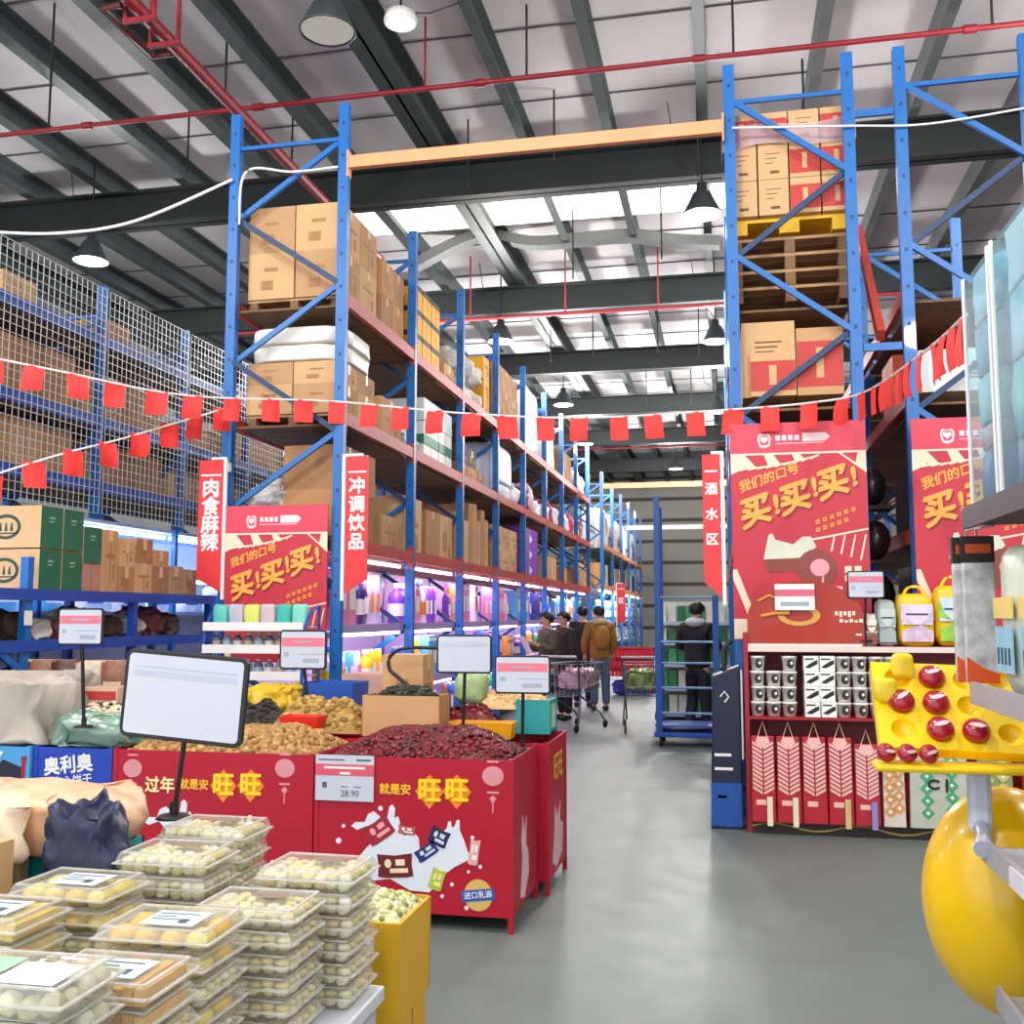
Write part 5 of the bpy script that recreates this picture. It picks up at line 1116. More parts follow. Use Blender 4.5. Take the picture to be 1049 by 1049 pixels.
# dark blue box stand at the aisle
t = thing('box_stand', 'tall narrow dark blue stand left of the red shelf', 'stand', (-.015, 7.87, 0))
MB().hexa([(-.115, -.13, 0), (.115, -.13, 0), (.115, .13, 0), (-.115, .13, 0), (-.085, -.13, 1.1), (.115, -.13, 1.18), (.115, .13, 1.18), (-.085, .13, 1.1)]).build('body', M('#141d38', .4, 0, .1, 3), t, bevel=.01)
b = MB(); b.rect(-.08, .04, .52, .54, (0, -.13, 0), X3, Z3, .002); b.rect(-.08, .05, .42, .44, (0, -.13, 0), X3, Z3, .002); b.rect(-.06, .0, .22, .24, (0, -.13, 0), X3, Z3, .002); b.tube([(-.03, -.132, .95), (.0, -.132, .99), (.03, -.132, .95), (0, -.132, .91)], .006, n=5); b.build('white_print', WHITE, t)
b = MB(); b.rect(-.11, .11, .02, .33, (0, -.129, 0), X3, Z3, .003); b.build('blue_panel', M('#1a4fa0', .4), t)
MB().tube([(0, 0, 1.12), (.0, 0, 1.3), (.06, 0, 1.36)], .02, n=6).build('black_hook', BLACK, t)
MB().box(.118, .13, -.13, -.115, .5, 1.15).build('white_edge', WHITE, t)
# ------------------------------------------------------------------ near right shelf
t = thing('gondola_shelf', 'grey metal shop shelf at the right edge of the picture', 'shelf', (.66, 1.5, 0)); GS = M('#a9abb4', .4, .2, .06, 4)
for y in (0, 1.36): MB().box(.48, .54, y, y + .05, 0, 2.0).build('upright', M('#6d7078', .4, .2), t)
MB().box(.5, .52, .05, 1.36, .1, 1.98).build('back_panel', M('#2a2c2e', .5), t)
for z, w0 in ((.1, -.0), (.56, 0), (.93, -.02), (1.33, -.03), (1.79, -.03)):
    MB().box(w0 + .01, .5, 0, 1.41, z, z + .02, 0).build('shelf_board', GS if z < 1.7 else M('#3a3036', .5), t)
    MB().box(w0, w0 + .012, -.0, 1.41, z - .012, z + .045).build('price_rail', GS if z < 1.7 else M('#4a4048', .5), t)
    if z in (.56, .93): 
        for q in (.35, .95): MB().box(w0 - .008, w0, q, q + .16, z - .005, z + .04).build('price_tag', M('#d9dbe2', .4), t)
FB = clear('#d4ecf2', .12, .05, .3)
def bedding(y0, y1, label, cols, z=1.812):
    t = thing('bedding_bag', label, 'bag', (.678, y0, z)); L = y1 - y0
    MB().box(-.015, .36, 0, L, 0, .66).build('clear_cover', FB, t, bevel=.02)
    zz = .015
    for i, (c, h) in enumerate(cols): link('folded_layer', sack_mesh(.355, L - .02, h * 1.03, c, i, .12, .012), t, (.172, L / 2, zz)); zz += h + .002
    MB().box(-.018, -.012, -.004, .012, 0, .66).build('white_piping', WHITE, t); MB().box(-.018, -.012, L - .012, L + .004, 0, .66).build('white_piping', WHITE, t)
    MB().box(-.02, .36, 0, L, -.0, .012).build('bag_base', M('#c9d0d6', .3), t)
TL, DB, PB, PKX = M('#3fa9ad', .5, 0, .08, 5), M('#2c5f8a', .5, 0, .1, 5), M('#a9c6d2', .5, 0, .06, 5), M('#b98a9a', .5, 0, .1)
bedding(2.66, 2.93, 'clear bag of blue and teal bedding, farther of the two on the top board', [(DB, .15), (PKX, .06), (TL, .13), (M('#2f7f9c', .5, 0, .1), .14), (PB, .15)])
bedding(2.2, 2.63, 'clear bag of pale blue bedding, nearer of the two on the top board', [(DB, .13), (TL, .18), (M('#8fb9c8', .5, 0, .08), .16), (M('#d9dde2', .5), .16)])
# packs hanging and standing on the upper board
BAGM = [M('#cdd2bf', .35, 0, .12, 12), M('#dfe0cf', .35, 0, .12, 12)]
for i, y in enumerate((2.2, 2.42, 2.64)):
    t = thing('striped_bag', 'pale green bag with yellow stripe and sky blue panel, %s on the right shelf' % ('nearest', 'middle', 'farthest')[i], 'bag', (.762, y, 1.352)); link('body', sack_mesh(.2, .2, .37, BAGM[i % 2], i, .4, .025), t)
    b = MB(); o = (-.106, 0, 0); b.rect(-.075, .075, .06, .17, o, (0, -1, 0), Z3, .003); b.build('blue_panel', M('#8cc0d9', .4, 0, .15, 20), t); b = MB(); b.rect(-.085, .085, .19, .24, o, (0, -1, 0), Z3, .003); b.build('yellow_band', M('#efd06a', .4), t)
    b = MB()
    for q in range(4): b.rect(-.055 + q * .032, -.045 + q * .032, .08, .12, (-.109, 0, 0), (0, -1, 0), Z3, .002)
    b.build('dark_print', M('#2a3a44', .5), t)
for i, y in enumerate((2.93, 2.97)):
    t = thing('hanging_pack', 'tall black and white snack pack hanging at the far end of the right shelf, %s' % ('nearer', 'farther')[i], 'pack', (.668 - i * .016, y, 1.37)); b = MB(); b.box(-.04, .04, -.012, .012, 0, .39); b.build('body', M('#c4c6cf', .35, 0, .45, 24), t, bevel=.004)
    b = MB(); b.box(-.041, .041, -.014, .014, .32, .391); b.build('dark_header', M('#1f1a18', .4), t); b = MB(); b.rect(-.032, .032, .345, .37, (0, -.014, 0), X3, Z3, .002); b.build('orange_print', M('#c9501f', .5, 0, .3, 30), t)
    b = MB(); b.poly([(-.04, 0), (.04, 0), (.04, .025), (.0, .04), (-.04, .07)], (0, -.013, 0), X3, Z3, .003); b.build('orange_corner', M('#e2571f', .4), t)
    MB().tube([(0, 0, .38), (0, 0, .41), (.02, -.02, .415), (.03, -.06, .415)], .004, n=5).build('hook', SILVER, t)
# lower boards
for i in range(4): 
    y = 2.15 + i * .2; o = tag(link('candy_pouch', pouch_mesh(.17, .2, .1, M(('#efc33a', '#e98a9a', '#f0d06a', '#d94a4a')[i], .35, 0, .1, 10), M(('#c93a3a', '#8cc0e0', '#c93a3a', '#f4e6d0')[i], .4)), None, (.83, y, .952), PI), '%s candy pouch, %s from near end on the third board' % (('yellow', 'pink', 'pale yellow', 'red')[i], ORD[i]), 'pouch', 'candy pouches on the right shelf')
for i in range(3): tag(MB().box(-.08, .08, -.11, .11, 0, .035).build('flat_pack', M(('#8cb9d9', '#d9929a', '#a9d0e0')[i], .4), None, (.82, 2.72, .952 + i * .037)), '%s flat pack in the small pile at the far end of the third board' % ('blue', 'pink', 'pale blue')[i], 'pack', 'flat packs on the right shelf')
for i in range(7):
    y = 2.1 + i * .1; o = tag(MB().box(-.12, .12, -.042, .042, 0, .26).build('tall_box', M(('#4a4d50', '#d9c93a', '#6a6d6a', '#3f4244')[i % 4], .35, 0, .1, 10), None, (.85, y, .582)), '%s tall box, %s from near end on the second board' % (('dark grey', 'yellow', 'grey', 'charcoal')[i % 4], ORD[i]), 'box', 'tall boxes on the right shelf')
    MB().rect(-.03, .03, .05, .2, (-.12, 0, 0), (0, -1, 0), Z3, .002).build('label_panel', M('#b9bcae', .4), o)
tag(MB().box(-.12, .12, -.3, .3, 0, .035).build('purple_box', M('#4a2390', .4), None, (.85, 2.4, .845), bevel=.006), 'flat purple box lying on the tall boxes', 'box')
# ------------------------------------------------------------------ yellow tray stand
def cup_panel(wd, ln, th):
    b = MB(); b.box(0, wd, 0, ln, 0, th); pm = b.mesh('panel', YELLOW); o = bpy.data.objects.new('panel', pm); COL.objects.link(o)
    cuts = MB(); spots = []
    for i in range(5):
        for j in range(3):
            x, y = .07 + i * .092, .06 + j * .088; spots.append((x, y)); cuts.ell((x, y, th + .006), (.036, .036, .034), 0, 20, 10)
    cm = cuts.mesh('cut', YELLOW); c = bpy.data.objects.new('cut', cm); COL.objects.link(c)
    m = o.modifiers.new('b', 'BOOLEAN'); m.object = c; m.operation = 'DIFFERENCE'; m.solver = 'EXACT'; m.use_self = True
    bpy.context.view_layer.update(); me = bpy.data.meshes.new_from_object(o.evaluated_get(bpy.context.evaluated_depsgraph_get()))
    bpy.data.objects.remove(o); bpy.data.objects.remove(c); return me, spots
pm, spots = cup_panel(.49, .29, .04)
t = thing('tray_stand', 'yellow display stand with cupped tray on a rounded plain body', 'stand', (.6, 3.1, 0))
tl = math.radians(50); ax, ay, az = -.19, -.08, 1.165
PAN = link('cup_tray', pm, t, (ax, ay, az)); PAN.rotation_euler = (tl, .03, 0)
MB().box(-.21, .31, -.175, -.06, 1.13, 1.15).build('tray_lip', YELLOW, t, bevel=.01)
MB().ell((.175, .1, .745), (.235, .2, .315), 0, 32, 20).build('body', M('#f8c60a', .3, 0, .04, 3, coat=.3), t)
MB().tube([(.22, .1, 0), (.22, .1, .5)], .055, n=14).build('post', M('#d9a878', .5, 0, .06), t)
MB().lathe([(.0, .02), (.16, .02), (.17, .0)], (.22, .1, 0), n=20).build('foot', M('#c9986a', .5), t)
MB().box(.04, .1, -.085, -.04, .96, 1.13).build('pale_bracket', M('#c9d2e2', .35), t, bevel=.015)
MB().tube([(.07, -.06, .98), (.06, -.15, .965), (.03, -.25, .955)], .022, n=8).build('bracket_arm', M('#a9aebe', .35), t)
CANDY = M('#a5142a', .25, 0, .15, 10, coat=.4)
RM = Matrix.Translation((.6 + ax, 3.1 + ay, az)) @ Matrix.Rotation(.03, 4, 'Y') @ Matrix.Rotation(tl, 4, 'X')
cp = MB(); cp.ell((0, 0, 0), (.037, .037, .028), 0, 16, 8); cm = cp.mesh('candy_tin', CANDY)
lm = MB(); lm.poly([(-.022, -.008), (-.008, -.01), (.012, -.004), (.022, .006), (.008, .008), (-.012, .002)], (0, 0, .0265), X3, (0, 1, 0), .004); lmm = lm.mesh('pale_print', M('#f0c9d2', .4))
def candy(x, y, z, label, extra=None):
    p = RM @ Vector((x, y, z)); o = tag(link('candy_tin', cm, None, p), label, 'candy', 'round red candies on the yellow tray'); o.rotation_euler = (tl, .03, 0); q = link('pale_print', lmm, o); q.rotation_euler[2] = RNG.uniform(-.4, .4)
# cups: column i from left, row j from bottom
names = {(1, 0): 'lowest row, second cup', (1, 1): 'middle row, second cup', (1, 2): 'top row, second cup', (2, 0): 'lowest row, third cup', (0, 1): 'middle row, first cup'}
for (i, j), lab in names.items(): candy(.07 + i * .092, .06 + j * .088, .05, 'round red candy in the yellow tray, ' + lab)
for k in range(3):
    p = Vector((.53 - k * .054, 2.953 + .003 * k, 1.178)); o = tag(link('candy_tin', cm, None, p), 'round red candy at the left lip of the yellow tray, %s from the cups' % ORD[k], 'candy', 'round red candies on the yellow tray'); o.rotation_euler = (1.2, .2 * k, .3); o.scale = (.72, .72, .72); link('pale_print', lmm, o)
for k, (dx, dz) in enumerate(((.0, .03), (.055, .12))): sack('yellow_pouch', RM @ Vector((.03 + dx, .12 + dz, .035)), .06, .05, .07, M('#f3cf2a', .35, 0, .1, 10), 'small crumpled yellow pouch at the left end of the cupped tray, %s' % ('lower', 'upper')[k], 'pouch', None, 2 + k, 0, .5, .05)
# ------------------------------------------------------------------ tiered rack by the left poster
t = thing('tiered_rack', 'small blue wire rack with white price rails before the left poster', 'rack', (-3.93, 7.2, 0)); tw = .82
for x in (0, tw): MB().tube(fit([(x, 0, 0), (x, 0, 1.1), (x, .08, 1.5), (x, .3, 1.62)], 5), .012, n=6).build('side_wire', DBLUE, t); MB().tube([(x, .32, 0), (x, .32, 1.62)], .012, n=6).build('side_wire', DBLUE, t)
for i, z in enumerate((1.45, 1.28, 1.08, .85)):
    MB().box(.012, tw - .012, .03 - .0, .32, z, z + .012).build('tier', M('#b9c6d6', .4), t); MB().box(.0, tw, .0, .012, z - .02, z + .045).build('price_rail', WHITE, t)
SN = [('teal', '#57c0b0'), ('lilac grey', '#b9b4c4'), ('yellow green', '#d8d86a'), ('grey pink', '#cdb4b9'), ('teal', '#3fb0a4'), ('mint', '#7fd0b9')]
for i, (n, h) in enumerate(SN):
    o = tag(link('snack_pouch', sack_mesh(.125, .09, .17, M(h, .35, 0, .08, 8), i, .35, .03), None, (-3.93 + .08 + i * .132, 7.35, 1.463)), '%s snack pouch on the top tier, %s from left' % (n, ORD[i]), 'pouch', 'pouches on the tiered rack')
for k, z in enumerate((1.293, 1.093)):
    for i in range(9):
        o = tag(link('snack_cup', bottle_mesh(.036, .12, M(('#6a7684', '#8d97a2', '#57606e')[(i + k) % 3], .4, 0, .2, 20), M('#e3e6ea', .4), M(('#c9b08a', '#9fc0cc', '#d9d9d0')[i % 3], .4)), None, (-3.93 + .055 + i * .088, 7.33, z)), 'small grey snack jar, %s from left, %s tier of the blue wire rack' % (ORD[i], ('second', 'third')[k]), 'jar', 'jars on the tiered rack')
# ------------------------------------------------------------------ strings, bunting, cables
def bunting(label, pts, step, w=.155, h=.2, group='red flag buntings'):
    c = [Vector(p) for p in pts]; t = thing('bunting', label, 'bunting', c[0], 0, group); o = c[0]; c = [p - o for p in c]
    MB().tube(c, .008, n=5).build('string', WHITE, t); L = 0; nxt = step * .5; k = 0
    for a, b in zip(c, c[1:]):
        d = (b - a).length
        while L + d > nxt and k < 70:
            p = a.lerp(b, (nxt - L) / d); r = (b - a); r.z = 0; r.normalize(); k += 1; nr = Vector((r.y, -r.x, 0)); ww = w * RNG.uniform(.9, 1.1); cv = RNG.uniform(-.02, .035); tl = RNG.uniform(-.12, .12); m = MB(); vs = []
            for j in range(5):
                for i in range(4):
                    u, v = i / 3 - .5, j / 4; q = p + r * (u * ww + v * h * tl) + Vector((0, 0, -v * h * (1 - .06 * abs(u)) + .004)) + nr * (cv * math.sin(v * 2.6) + .012 * math.sin(u * 6 + k)); vs.append(q)
            for j in range(5):
                for i in range(4): vs.append(vs[j * 4 + i] - nr * .002)
            fs = [(j * 4 + i, (j + 1) * 4 + i, (j + 1) * 4 + i + 1, j * 4 + i + 1) for j in range(4) for i in range(3)]
            fs += [tuple(20 + q for q in f[::-1]) for f in fs]; m.add(vs, fs, 0, True); m.build('flag', FLAG, t); nxt += step * RNG.uniform(.9, 1.12)
        L += d
main = fit([at(-30, 362, Y=6.6), at(60, 380, Y=6.9), at(190, 405, Y=7.5), at(339, 411, Y=8.13), at(470, 423, Y=8.1), at(600, 428, Y=8.1), at(757, 419, Y=8.05), at(835, 412, Y=7.9), at(885, 402, Y=7.4), at(945, 362, Y=5.6), at(990, 322, Y=4.3)], 8)
bunting('long red flag bunting across the aisle between the racks', main, .3)
bunting('short red flag bunting at the left sagging below the long one', fit([at(-30, 494, Y=6.4), at(60, 466, Y=6.8), at(130, 448, Y=7.3), at(232, 418, Y=8.12)], 8), .29, .16, .2)
def cable(label, pts, r, m, name='cable'): tag(MB().tube(fit(pts, 8), r, n=6).build(name, m), label, 'cable')
cable('white cable sagging from the left edge to the left rack frame', [at(-20, 237, Y=7.4), at(60, 239, Y=7.6), at(140, 226, Y=7.8), at(238, 184, Y=8.14)], .014, WHITE)
cable('white rope across the top of the left rack frame', [at(245, 230, Y=8.14), at(252, 176, Y=8.14), at(300, 176, Y=8.14), at(346, 171, Y=8.14)], .011, WHITE)
cable('thin white rope running along the top of the right racks', [at(750, 131, Y=8.18), at(868, 129, Y=8.18), at(950, 127, Y=8.18), at(1060, 109, Y=8.18)], .009, WHITE)
# ------------------------------------------------------------------ tall blue stock trolley
t = thing('stock_trolley', 'tall blue wheeled stock trolley with side rails in the aisle', 'trolley', (-.81, 12.35, 0)); w = .7
for x, y, h in ((.02, .02, 2.98), (w, .02, 1.78), (.02, .55, 2.9), (w, .55, 1.78)): MB().box(x - .035, x + .035, y - .025, y + .025, .16, h).build('post', M('#1d5fb8', .4, 0, .06), t)
for z in (1.76, 1.23, .98, .69, .39):
    MB().tube([(0, .02, z), (w, .02, z)], .016, n=6).build('rail', M('#7fa6d0', .4), t)
    MB().tube([(w, .02, z), (w, .55, z)], .014, n=6).build('rail', M('#4f86c4', .4), t)
MB().tube([(0, .02, 2.2), (0, .55, 2.2)], .016, n=6).build('rail', BLUE, t); MB().tube([(.02, .02, 2.94), (.02, .55, 2.88)], .016, n=6).build('rail', BLUE, t)
MB().box(-.04, w + .04, -.02, .6, .11, .165).build('base', M('#2456b8', .4), t, bevel=.008); MB().box(-.03, w + .03, .0, .58, .23, .25).build('platform', M('#3a63b4', .4), t)
for x in (.04, w - .04):
    for y in (.04, .52): o = MB().lathe([(0, -.02), (.055, -.02), (.06, 0), (.055, .02), (0, .02)], n=14).build('wheel', BLACK, t, (x, y, .06)); o.rotation_euler[1] = PI / 2; 
# ------------------------------------------------------------------ far shelf with green packs behind the man in black
t = thing('shop_shelf', 'white shop shelf of green packs behind the man in black', 'shelf', (-1.0, 15.4, 0)); MB().box(0, 1.05, .36, .4, 0, 1.75).build('back_panel', M('#d9e4dc', .5), t)
for z in (.08, .45, .8, 1.12, 1.42): MB().box(0, 1.05, 0, .36, z, z + .025).build('shelf_board', M('#c9d3d6', .4), t); MB().box(0, 1.05, -.012, -.0, z - .02, z + .035).build('price_rail', M('#b9d0e0', .4), t)
for k, z in enumerate((.106, .476, .826, 1.146, 1.446)):
    for i in range(7): tag(MB().box(-.06, .06, -.1, .1, 0, (.26, .25, .22, .2, .24)[k]).build('green_pack', M(('#2f8f57', '#dfe9df', '#3fae6a', '#e8e4d8', '#257a4c')[(i * 3 + k * 2) % 5], .4, 0, .1, 10), None, (-.92 + i * .143, 15.58, z)), '%s pack, %s from left, %s level of the far white shelf' % (('green', 'white', 'light green', 'cream', 'dark green')[(i * 3 + k * 2) % 5], ORD[i], ('lowest', 'second', 'third', 'fourth', 'top')[k]), 'pack', 'packs on the far white shelf')
# goods of the distant left rack
for b_ in range(5):
    y0 = LY2[b_] + .15
    for i in range(4):
        m, c = ((M('#e9e4dc', .5, 0, .1), 'white'), (M('#e0a878', .6, 0, .1), 'pale orange'), (M('#d9d6d0', .5, 0, .1), 'grey white'))[(i + b_) % 3]
        sack('garment_bag', (-3.55, y0 + .3 + i * .58, 3.372), .5, .4, (1.1, .95, 1.2)[(i + b_) % 3], m, '%s tall wrapped bundle, %s in %s bay of the distant rack' % (c, ORD[i], ORD[b_]), 'bundle', 'bundles on the distant rack', i, 0, .35, .05)
    for i in range(3): carton((-3.6, y0 + .4 + i * .75, 2.272), .6, .5, .7, 'carton, %s in %s bay, lower tier of the distant rack' % (ORD[i], ORD[b_]), 'cartons on the distant rack', i + b_, 0, False, M(('#c98f52', '#3a3d44', '#d9d2c4')[(i + b_) % 3], .6))
    t = thing('shelf_board', 'white lit shelf board in the %s bay of the distant rack' % ORD[b_], 'shelf', (-3.7, LY2[b_] + 1.3, 1.35), 0, 'shelf boards of the distant rack'); MB().box(-.45, .45, -1.24, 1.24, 0, .03).build('board', WHITE, t)
    for z in (.75, .2): o = MB().box(-.45, .45, -1.24, 1.24, z - 1.35, z - 1.32).build('board', WHITE, t)
    for k, z in enumerate((1.381, .781)):
        for i in range(6):
            c = ('sky blue', 'blue', 'white', 'yellow', 'red', 'green')[(i * (k + 1) + b_) % 6] if (b_ or k) else 'sky blue'
            product('bottle' if (k == 0) else 'box', c, (-3.4, y0 + .2 + i * .4, z), (.28, .58 if k == 0 else .38), '%s %s, %s along %s shelf, %s bay of the distant rack' % (c, 'bottle' if k == 0 else 'box', ORD[i], ('upper', 'lower')[k], ORD[b_]), 'goods on the distant rack')
    tag(MB().tube([(-3.3, LY2[b_] + .1, 2.2), (-3.3, LY2[b_] + 2.5, 2.2)], .03, n=6).build('tube_lamp', glow('#fff0f6', 8)), 'white tube lamp in the %s bay of the distant rack' % ORD[b_], 'lamp', 'tube lamps of the distant rack')
light(-3.1, 31, 2.1, 120, .1, (1, .94, .97), (0, math.radians(40), 0), 8)
t = thing('basket_stand', 'red mesh basket stand beyond the shoppers', 'basket', (-1.85, 20, .38)); MB().box(-.45, .45, -.25, .25, 0, .03).build('floor', PM['red'], t)
b = MB()
for i in range(13):
    for y in (-.25, .25): b.box(-.45 + i * .073, -.435 + i * .073 + .03, y - .006, y + .006, .0, .52)
for z in (.1, .3, .5): b.box(-.45, .45, -.256, -.244, z, z + .04); b.box(-.45, .45, .244, .256, z, z + .04); b.box(-.456, -.444, -.25, .25, z, z + .04); b.box(.444, .456, -.25, .25, z, z + .04)
b.build('lattice', M('#d22338', .4), t)
for x in (-.44, .42):
    for y in (-.24, .22): MB().box(x, x + .02, y, y + .02, -.38, 0).build('leg', M('#d22338', .4), t)
sack('blue_bag', (-1.75, 20, 0), .8, .45, .3, M('#23388f', .5, 0, .1, 5, .3), 'dark blue bag under the red basket stand', 'bag', None, 4, 0, .5, .06)
# ------------------------------------------------------------------ shopping carts
def cart(label, loc, rz, load, loadlabel):
    t = thing('shopping_cart', label, 'cart', loc, rz, 'shopping carts in the aisle'); mt = M('#9aa0a8', .35, .7, .05)
    def P(u, v, z):  # basket: u -1..1 across, v 0..1 along, tapered
        return Vector(((.26 - .05 * v) * u * (.8 + .2 * z), -.42 + .84 * v - .06 * (1 - z) * (1 - v), .48 + .42 * z - .06 * v * 0 + .08 * v * (1 - z)))
    b = MB()
    for i in range(9):
        v = i / 8
        for s in (-1, 1): b.tube([P(s, v, 0), P(s, v, 1)], .004, n=4)
        b.tube([P(-1, v, 0), P(1, v, 0)], .004, n=4)
    for z in (0, .33, .66, 1): b.tube([P(-1, 0, z), P(-1, 1, z), P(1, 1, z), P(1, 0, z), P(-1, 0, z)], .007 if z == 1 else .004, n=4)
    for i in range(7):
        u = -1 + i / 3
        for v in (0, 1): b.tube([P(u, v, 0), P(u, v, 1)], .004, n=4)
    b.build('basket', mt, t)
    for s in (-1, 1): MB().tube([(s * .26, -.5, 1.0), (s * .25, -.4, .85), (s * .22, -.34, .5), (s * .2, .34, .2), (s * .2, .42, .12)], .013, n=6).tube([(s * .22, -.3, .5), (s * .25, -.42, .12)], .013, n=6).build('frame', M('#5a5f66', .4, .5), t)
    MB().tube([(-.27, -.5, 1.0), (.27, -.5, 1.0)], .018, n=8).build('handle', M('#b9bcc4', .4), t)
    for s in (-1, 1):
        for y in (-.42, .42): o = MB().lathe([(0, -.015), (.05, -.015), (.06, 0), (.05, .015), (0, .015)], n=12).build('wheel', BLACK, t, (s * .22, y, .06)); o.rotation_euler[1] = PI / 2
    R_ = Matrix.Rotation(rz, 3, 'Z')
    sack('shopping_bag', Vector(loc) + R_ @ Vector((0, .1, .56)), .34, .56, .24, load, loadlabel, 'bag', None, 3, rz, .4, .1)
    return t
cart('shopping cart with a pinkish bag beside the camouflage jacket shopper', (-2.0, 13.9, 0), -.35, M('#d9b4c0', .4, 0, .1, 6, .3), 'pinkish bag in the cart beside the camouflage jacket')
cart('shopping cart half hidden behind the blue trolley', (-1.12, 13.9, 0), .1, M('#8fa04a', .4, 0, .2, 8, .3), 'green bag in the cart behind the blue trolley')
# ------------------------------------------------------------------ people
def skin_body(name, V, E, mat, parent, root=0, lv=2):
    """continuous tapered surface grown on a skeleton: V = [(x, y, z, r)], E = edges"""
    me = bpy.data.meshes.new(name); me.from_pydata([v[:3] for v in V], E, []); me.materials.append(mat)
    o = link(name, me, parent); s = o.modifiers.new('skin', 'SKIN'); s.use_smooth_shade = True
    for i, v in enumerate(V):
        d = me.skin_vertices[0].data[i]; rr_ = v[3] if isinstance(v[3], tuple) else (v[3], v[3]); d.radius = rr_; d.use_root = i == root
    u = o.modifiers.new('smooth', 'SUBSURF'); u.levels = lv; u.render_levels = lv; return o
def person(label, loc, rz, H, arms, legs, top, bottom, hair, shoes=BLACK, hood=None, pack=None, coat=0, look=(0, 0), hairlen=.0):
    """stands facing -y before rotation; arms = ((elbow), (wrist)) offsets for left/right, legs = knee/ankle y shifts"""
    t = thing('person', label, 'person', loc, rz); k = H / 1.7; SKIN = M('#d6a488', .5, 0, .04, 8)
    hx, hy = look
    V = [(0, 0, .93, (.13, .1)), (0, .0, 1.1, (.12, .09)), (0, .01, 1.28, (.145, .1)), (0, .015, 1.42, (.1, .075)), (0, .01, 1.485, .05), (hx * .3, hy * .3 - .005, 1.535, (.07, .078)), (hx * .7, hy * .6 - .012, 1.6, (.076, .092)), (hx, hy * .8 - .002, 1.66, (.062, .075)), (hx, hy, 1.69, (.03, .035))]
    E = [(i, i + 1) for i in range(8)]; T = [(0, 0, .86 - coat, (.19, .155)), (0, 0, .95, (.19, .155)), (0, .0, 1.1, (.185, .15)), (0, .01, 1.28, (.195, .15)), (0, .015, 1.4, (.14, .11)), (0, .012, 1.48, (.085, .082))]; TE = [(i, i + 1) for i in range(5)]
    B = [(0, 0, .93, (.165, .125)), (0, 0, .84, (.15, .12))]; BE = [(0, 1)]
    for s, (el, wr) in zip((-1, 1), arms):
        sh = Vector((s * .175, .01, 1.385)); e = sh + Vector(el); w_ = e + Vector(wr); d = (w_ - e).normalized(); h = w_ + d * .08
        n = len(V); V += [(*sh, .055), (*e, .042), (*w_, .028), (*(w_ + d * .045), (.035, .022))]; E += [(3, n), (n, n + 1), (n + 1, n + 2), (n + 2, n + 3)]
        side = d.cross(Vector((0, 1, .2))).normalized()
        for q in range(4):
            m_ = len(V); a = w_ + d * .075 + side * (-.024 + q * .016); f = a + d * (.04, .05, .047, .036)[q] + Vector((-s * .01, -.012, 0)); g_ = f + d * .022 + Vector((-s * .014, -.014, 0)); V += [(*a, .009), (*f, .0085), (*g_, .006)]; E += [(n + 3, m_), (m_, m_ + 1), (m_ + 1, m_ + 2)]
        m_ = len(V); a = w_ + d * .03 + side * -.036; V += [(*a, .01), (*(a + d * .04 + side * -.014), .008)]; E += [(n + 2, m_), (m_, m_ + 1)]
        q = len(T); T += [(*sh, .09), (*e, .076), (*(w_ - d * .012), .055)]; TE += [(4, q), (q, q + 1), (q + 1, q + 2)]
    for s, (kn, an) in zip((-1, 1), legs):
        hp = Vector((s * .09, 0, .86)); kk = Vector((s * .1, kn, .48)); aa = Vector((s * .105, an, .085)); n = len(V)
        V += [(*hp, .085), (*kk, .055), (*aa, .038), (aa.x, aa.y - .12, .04, .032)]; E += [(0, n), (n, n + 1), (n + 1, n + 2), (n + 2, n + 3)]
        q = len(B); B += [(*hp, .112), (*kk, .082), (aa.x, aa.y, .09, .066)]; BE += [(1, q), (q, q + 1), (q + 1, q + 2)]
    sc = lambda L: [(x * k, y * k, z * k, tuple(c * k for c in r) if isinstance(r, tuple) else r * k) for x, y, z, r in L]
    skin_body('body', sc(V), E, SKIN, t); skin_body('jacket', sc(T), TE, top, t); skin_body('trousers', sc(B), BE, bottom, t)
    for s, (kn, an) in zip((-1, 1), legs): MB().ell((s * .107 * k, (an - .06) * k, .045 * k), (.05 * k, .135 * k, .045 * k), 0, 12, 8).build('shoe', shoes, t)
    b = MB(); c = Vector((hx * .85 * k, (hy * .7 + .016) * k, 1.63 * k)); vs = []; nu, nv = 16, 9
    for j in range(nv + 1):
        for i in range(nu):
            a = 2 * PI * i / nu; back = (.5 + .5 * math.sin(a)) ** .55; lim = PI * (.30 + (.48 + hairlen * .6) * back); th = lim * j / nv; r_ = 1 + .04 * math.sin(i * 2.3)
            vs.append(c + Vector((.088 * r_ * math.sin(th) * math.cos(a), .104 * r_ * math.sin(th) * math.sin(a) - .004, .088 * math.cos(th))) * k)
    b.add(vs, [(j * nu + i, j * nu + (i + 1) % nu, (j + 1) * nu + (i + 1) % nu, (j + 1) * nu + i) for j in range(nv) for i in range(nu)], 0, True); h_ = b.build('hair', hair, t); q = h_.modifiers.new('thick', 'SOLIDIFY'); q.thickness = .012
    f = Vector((hx * .75 * k, (hy * .65 - .1) * k, 1.592 * k))
    b = MB(); b.ell(f + Vector((0, -.004, -.004)) * k, (.011 * k, .016 * k, .02 * k), 0, 8, 6)
    for s in (-1, 1): b.ell(f + Vector((s * .082, .092, .0)) * k, (.012 * k, .018 * k, .028 * k), 0, 8, 6)
    b.build('nose_and_ears', SKIN, t); b = MB()
    for s in (-1, 1): b.ell(f + Vector((s * .03, .012, .018)) * k, (.011 * k, .008 * k, .006 * k), 0, 8, 6)
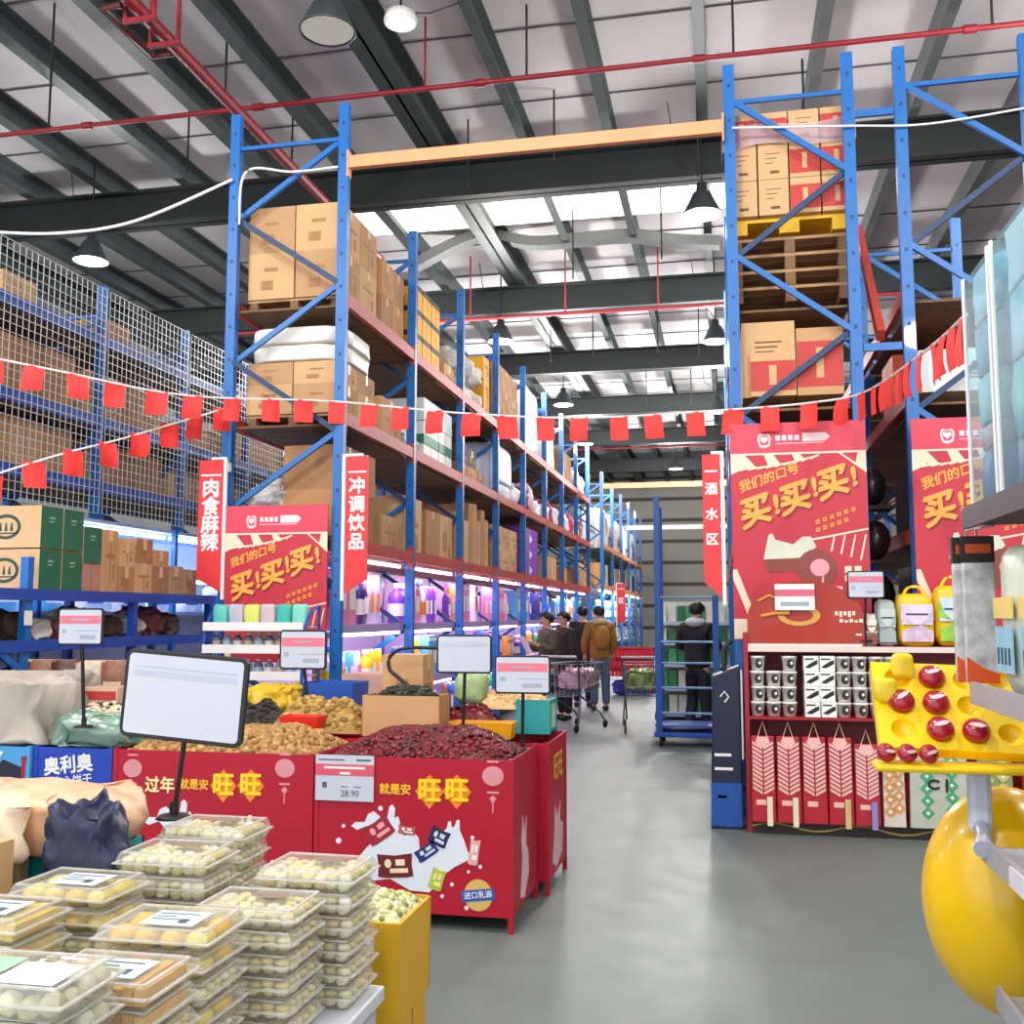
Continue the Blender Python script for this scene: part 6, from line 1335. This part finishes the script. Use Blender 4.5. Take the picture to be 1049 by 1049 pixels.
    b.ell(f + Vector((0, .008, -.042)) * k, (.022 * k, .008 * k, .005 * k), 1, 8, 6); b.build('eyes_and_mouth', [M('#1a1412', .3), M('#a8605a', .5)], t)
    if hood: MB().ell((0, .05 * k, 1.455 * k), (.14 * k, .12 * k, .07 * k), 0, 16, 8).build('fur_hood', hood, t)
    if pack:
        o = MB().ell((0, .185 * k, 1.2 * k), (.14 * k, .07 * k, .2 * k), 0, 16, 10).build('backpack', pack, t)
        for s in (-1, 1): MB().tube(fit([(s * .1 * k, .12 * k, 1.38 * k), (s * .115 * k, .02 * k, 1.46 * k), (s * .12 * k, -.1 * k, 1.36 * k), (s * .12 * k, -.11 * k, 1.15 * k)], 4), .014 * k, n=6).build('strap', pack, o)
    return t
CAMO = M('#54503f', .7, 0, .45, 18); HAIR = M('#14110f', .55, 0, .1, 20); JEAN = M('#4a637f', .75, 0, .2, 10); MUST = M('#a5702a', .6, 0, .12, 6)
down = ((-.05, .0, -.27), (.0, -.04, -.25)); downR = ((.05, .0, -.27), (0, -.04, -.25))
reach = ((-.06, -.05, -.25), (.03, -.22, .09)); reachR = ((.06, -.05, -.25), (-.06, -.22, .09))
person('shopper in a camouflage jacket looking down at a paper by the lit shelf', (-2.5, 14.5, 0), -.95, 1.57, (reach, reachR), ((0, .02), (-.03, .04)), CAMO, M('#23242a', .7), HAIR, BLACK, None, None, .06, (0, -.03), .1)
tag(MB().box(-.1, .1, -.002, .002, -.13, .13).build('leaflet', WHITE, None, (-2.78, 14.27, 1.13)), 'white paper in the hands of the camouflage jacket shopper', 'paper').rotation_euler = (.5, 0, -.95)
person('shopper in dark brown jacket just behind the camouflage jacket', (-2.36, 15.15, 0), -.8, 1.58, (down, downR), ((0, .02), (0, .0)), M('#2e2824', .7, 0, .15, 8), M('#1d1e24', .7), HAIR, BLACK, None, None, .06, (0, -.02), .1)
person('shopper with fur hood, mustard backpack and blue jeans, seen from behind', (-2.02, 16.7, 0), PI + .35, 1.68, (((-.07, -.02, -.26), (.02, -.1, -.22)), ((.07, -.02, -.26), (-.02, -.1, -.22))), ((-.01, .02), (.02, .06)), M('#9a6a34', .7, 0, .15, 8), JEAN, HAIR, M('#22222a', .6), M('#c9b294', .9, 0, .25, 25, .6), MUST, .06, (0, -.03))
person('shopper in black coat standing beside the mustard backpack', (-2.38, 17.3, 0), PI + .2, 1.68, (down, downR), ((0, .02), (0, .02)), M('#16171b', .7), M('#1b1c22', .7), HAIR, BLACK, None, None, .15)
person('man in black clothes seen from behind the blue trolley', (-.36, 13.6, 0), PI - .35, 1.7, (((-.09, -.03, -.25), (.06, -.2, .0)), ((.09, -.03, -.25), (-.06, -.2, .0))), ((-.0, .0), (-.08, .1)), M('#131519', .65, 0, .1, 8), M('#15161b', .7), HAIR, M('#303238', .5), M('#c9ccd2', .6), None, .03, (0, -.01))
SC.view_settings.view_transform = 'Standard'; SC.view_settings.look = 'None'; SC.view_settings.gamma = 1; SC.view_settings.use_curve_mapping = False
SC.view_settings.exposure = .25
SC.cycles.transparent_max_bounces = 24; SC.cycles.max_bounces = 8; SC.cycles.diffuse_bounces = 4; SC.cycles.glossy_bounces = 3
SC.cycles.caustics_reflective = False; SC.cycles.caustics_refractive = False; SC.cycles.sample_clamp_indirect = 6
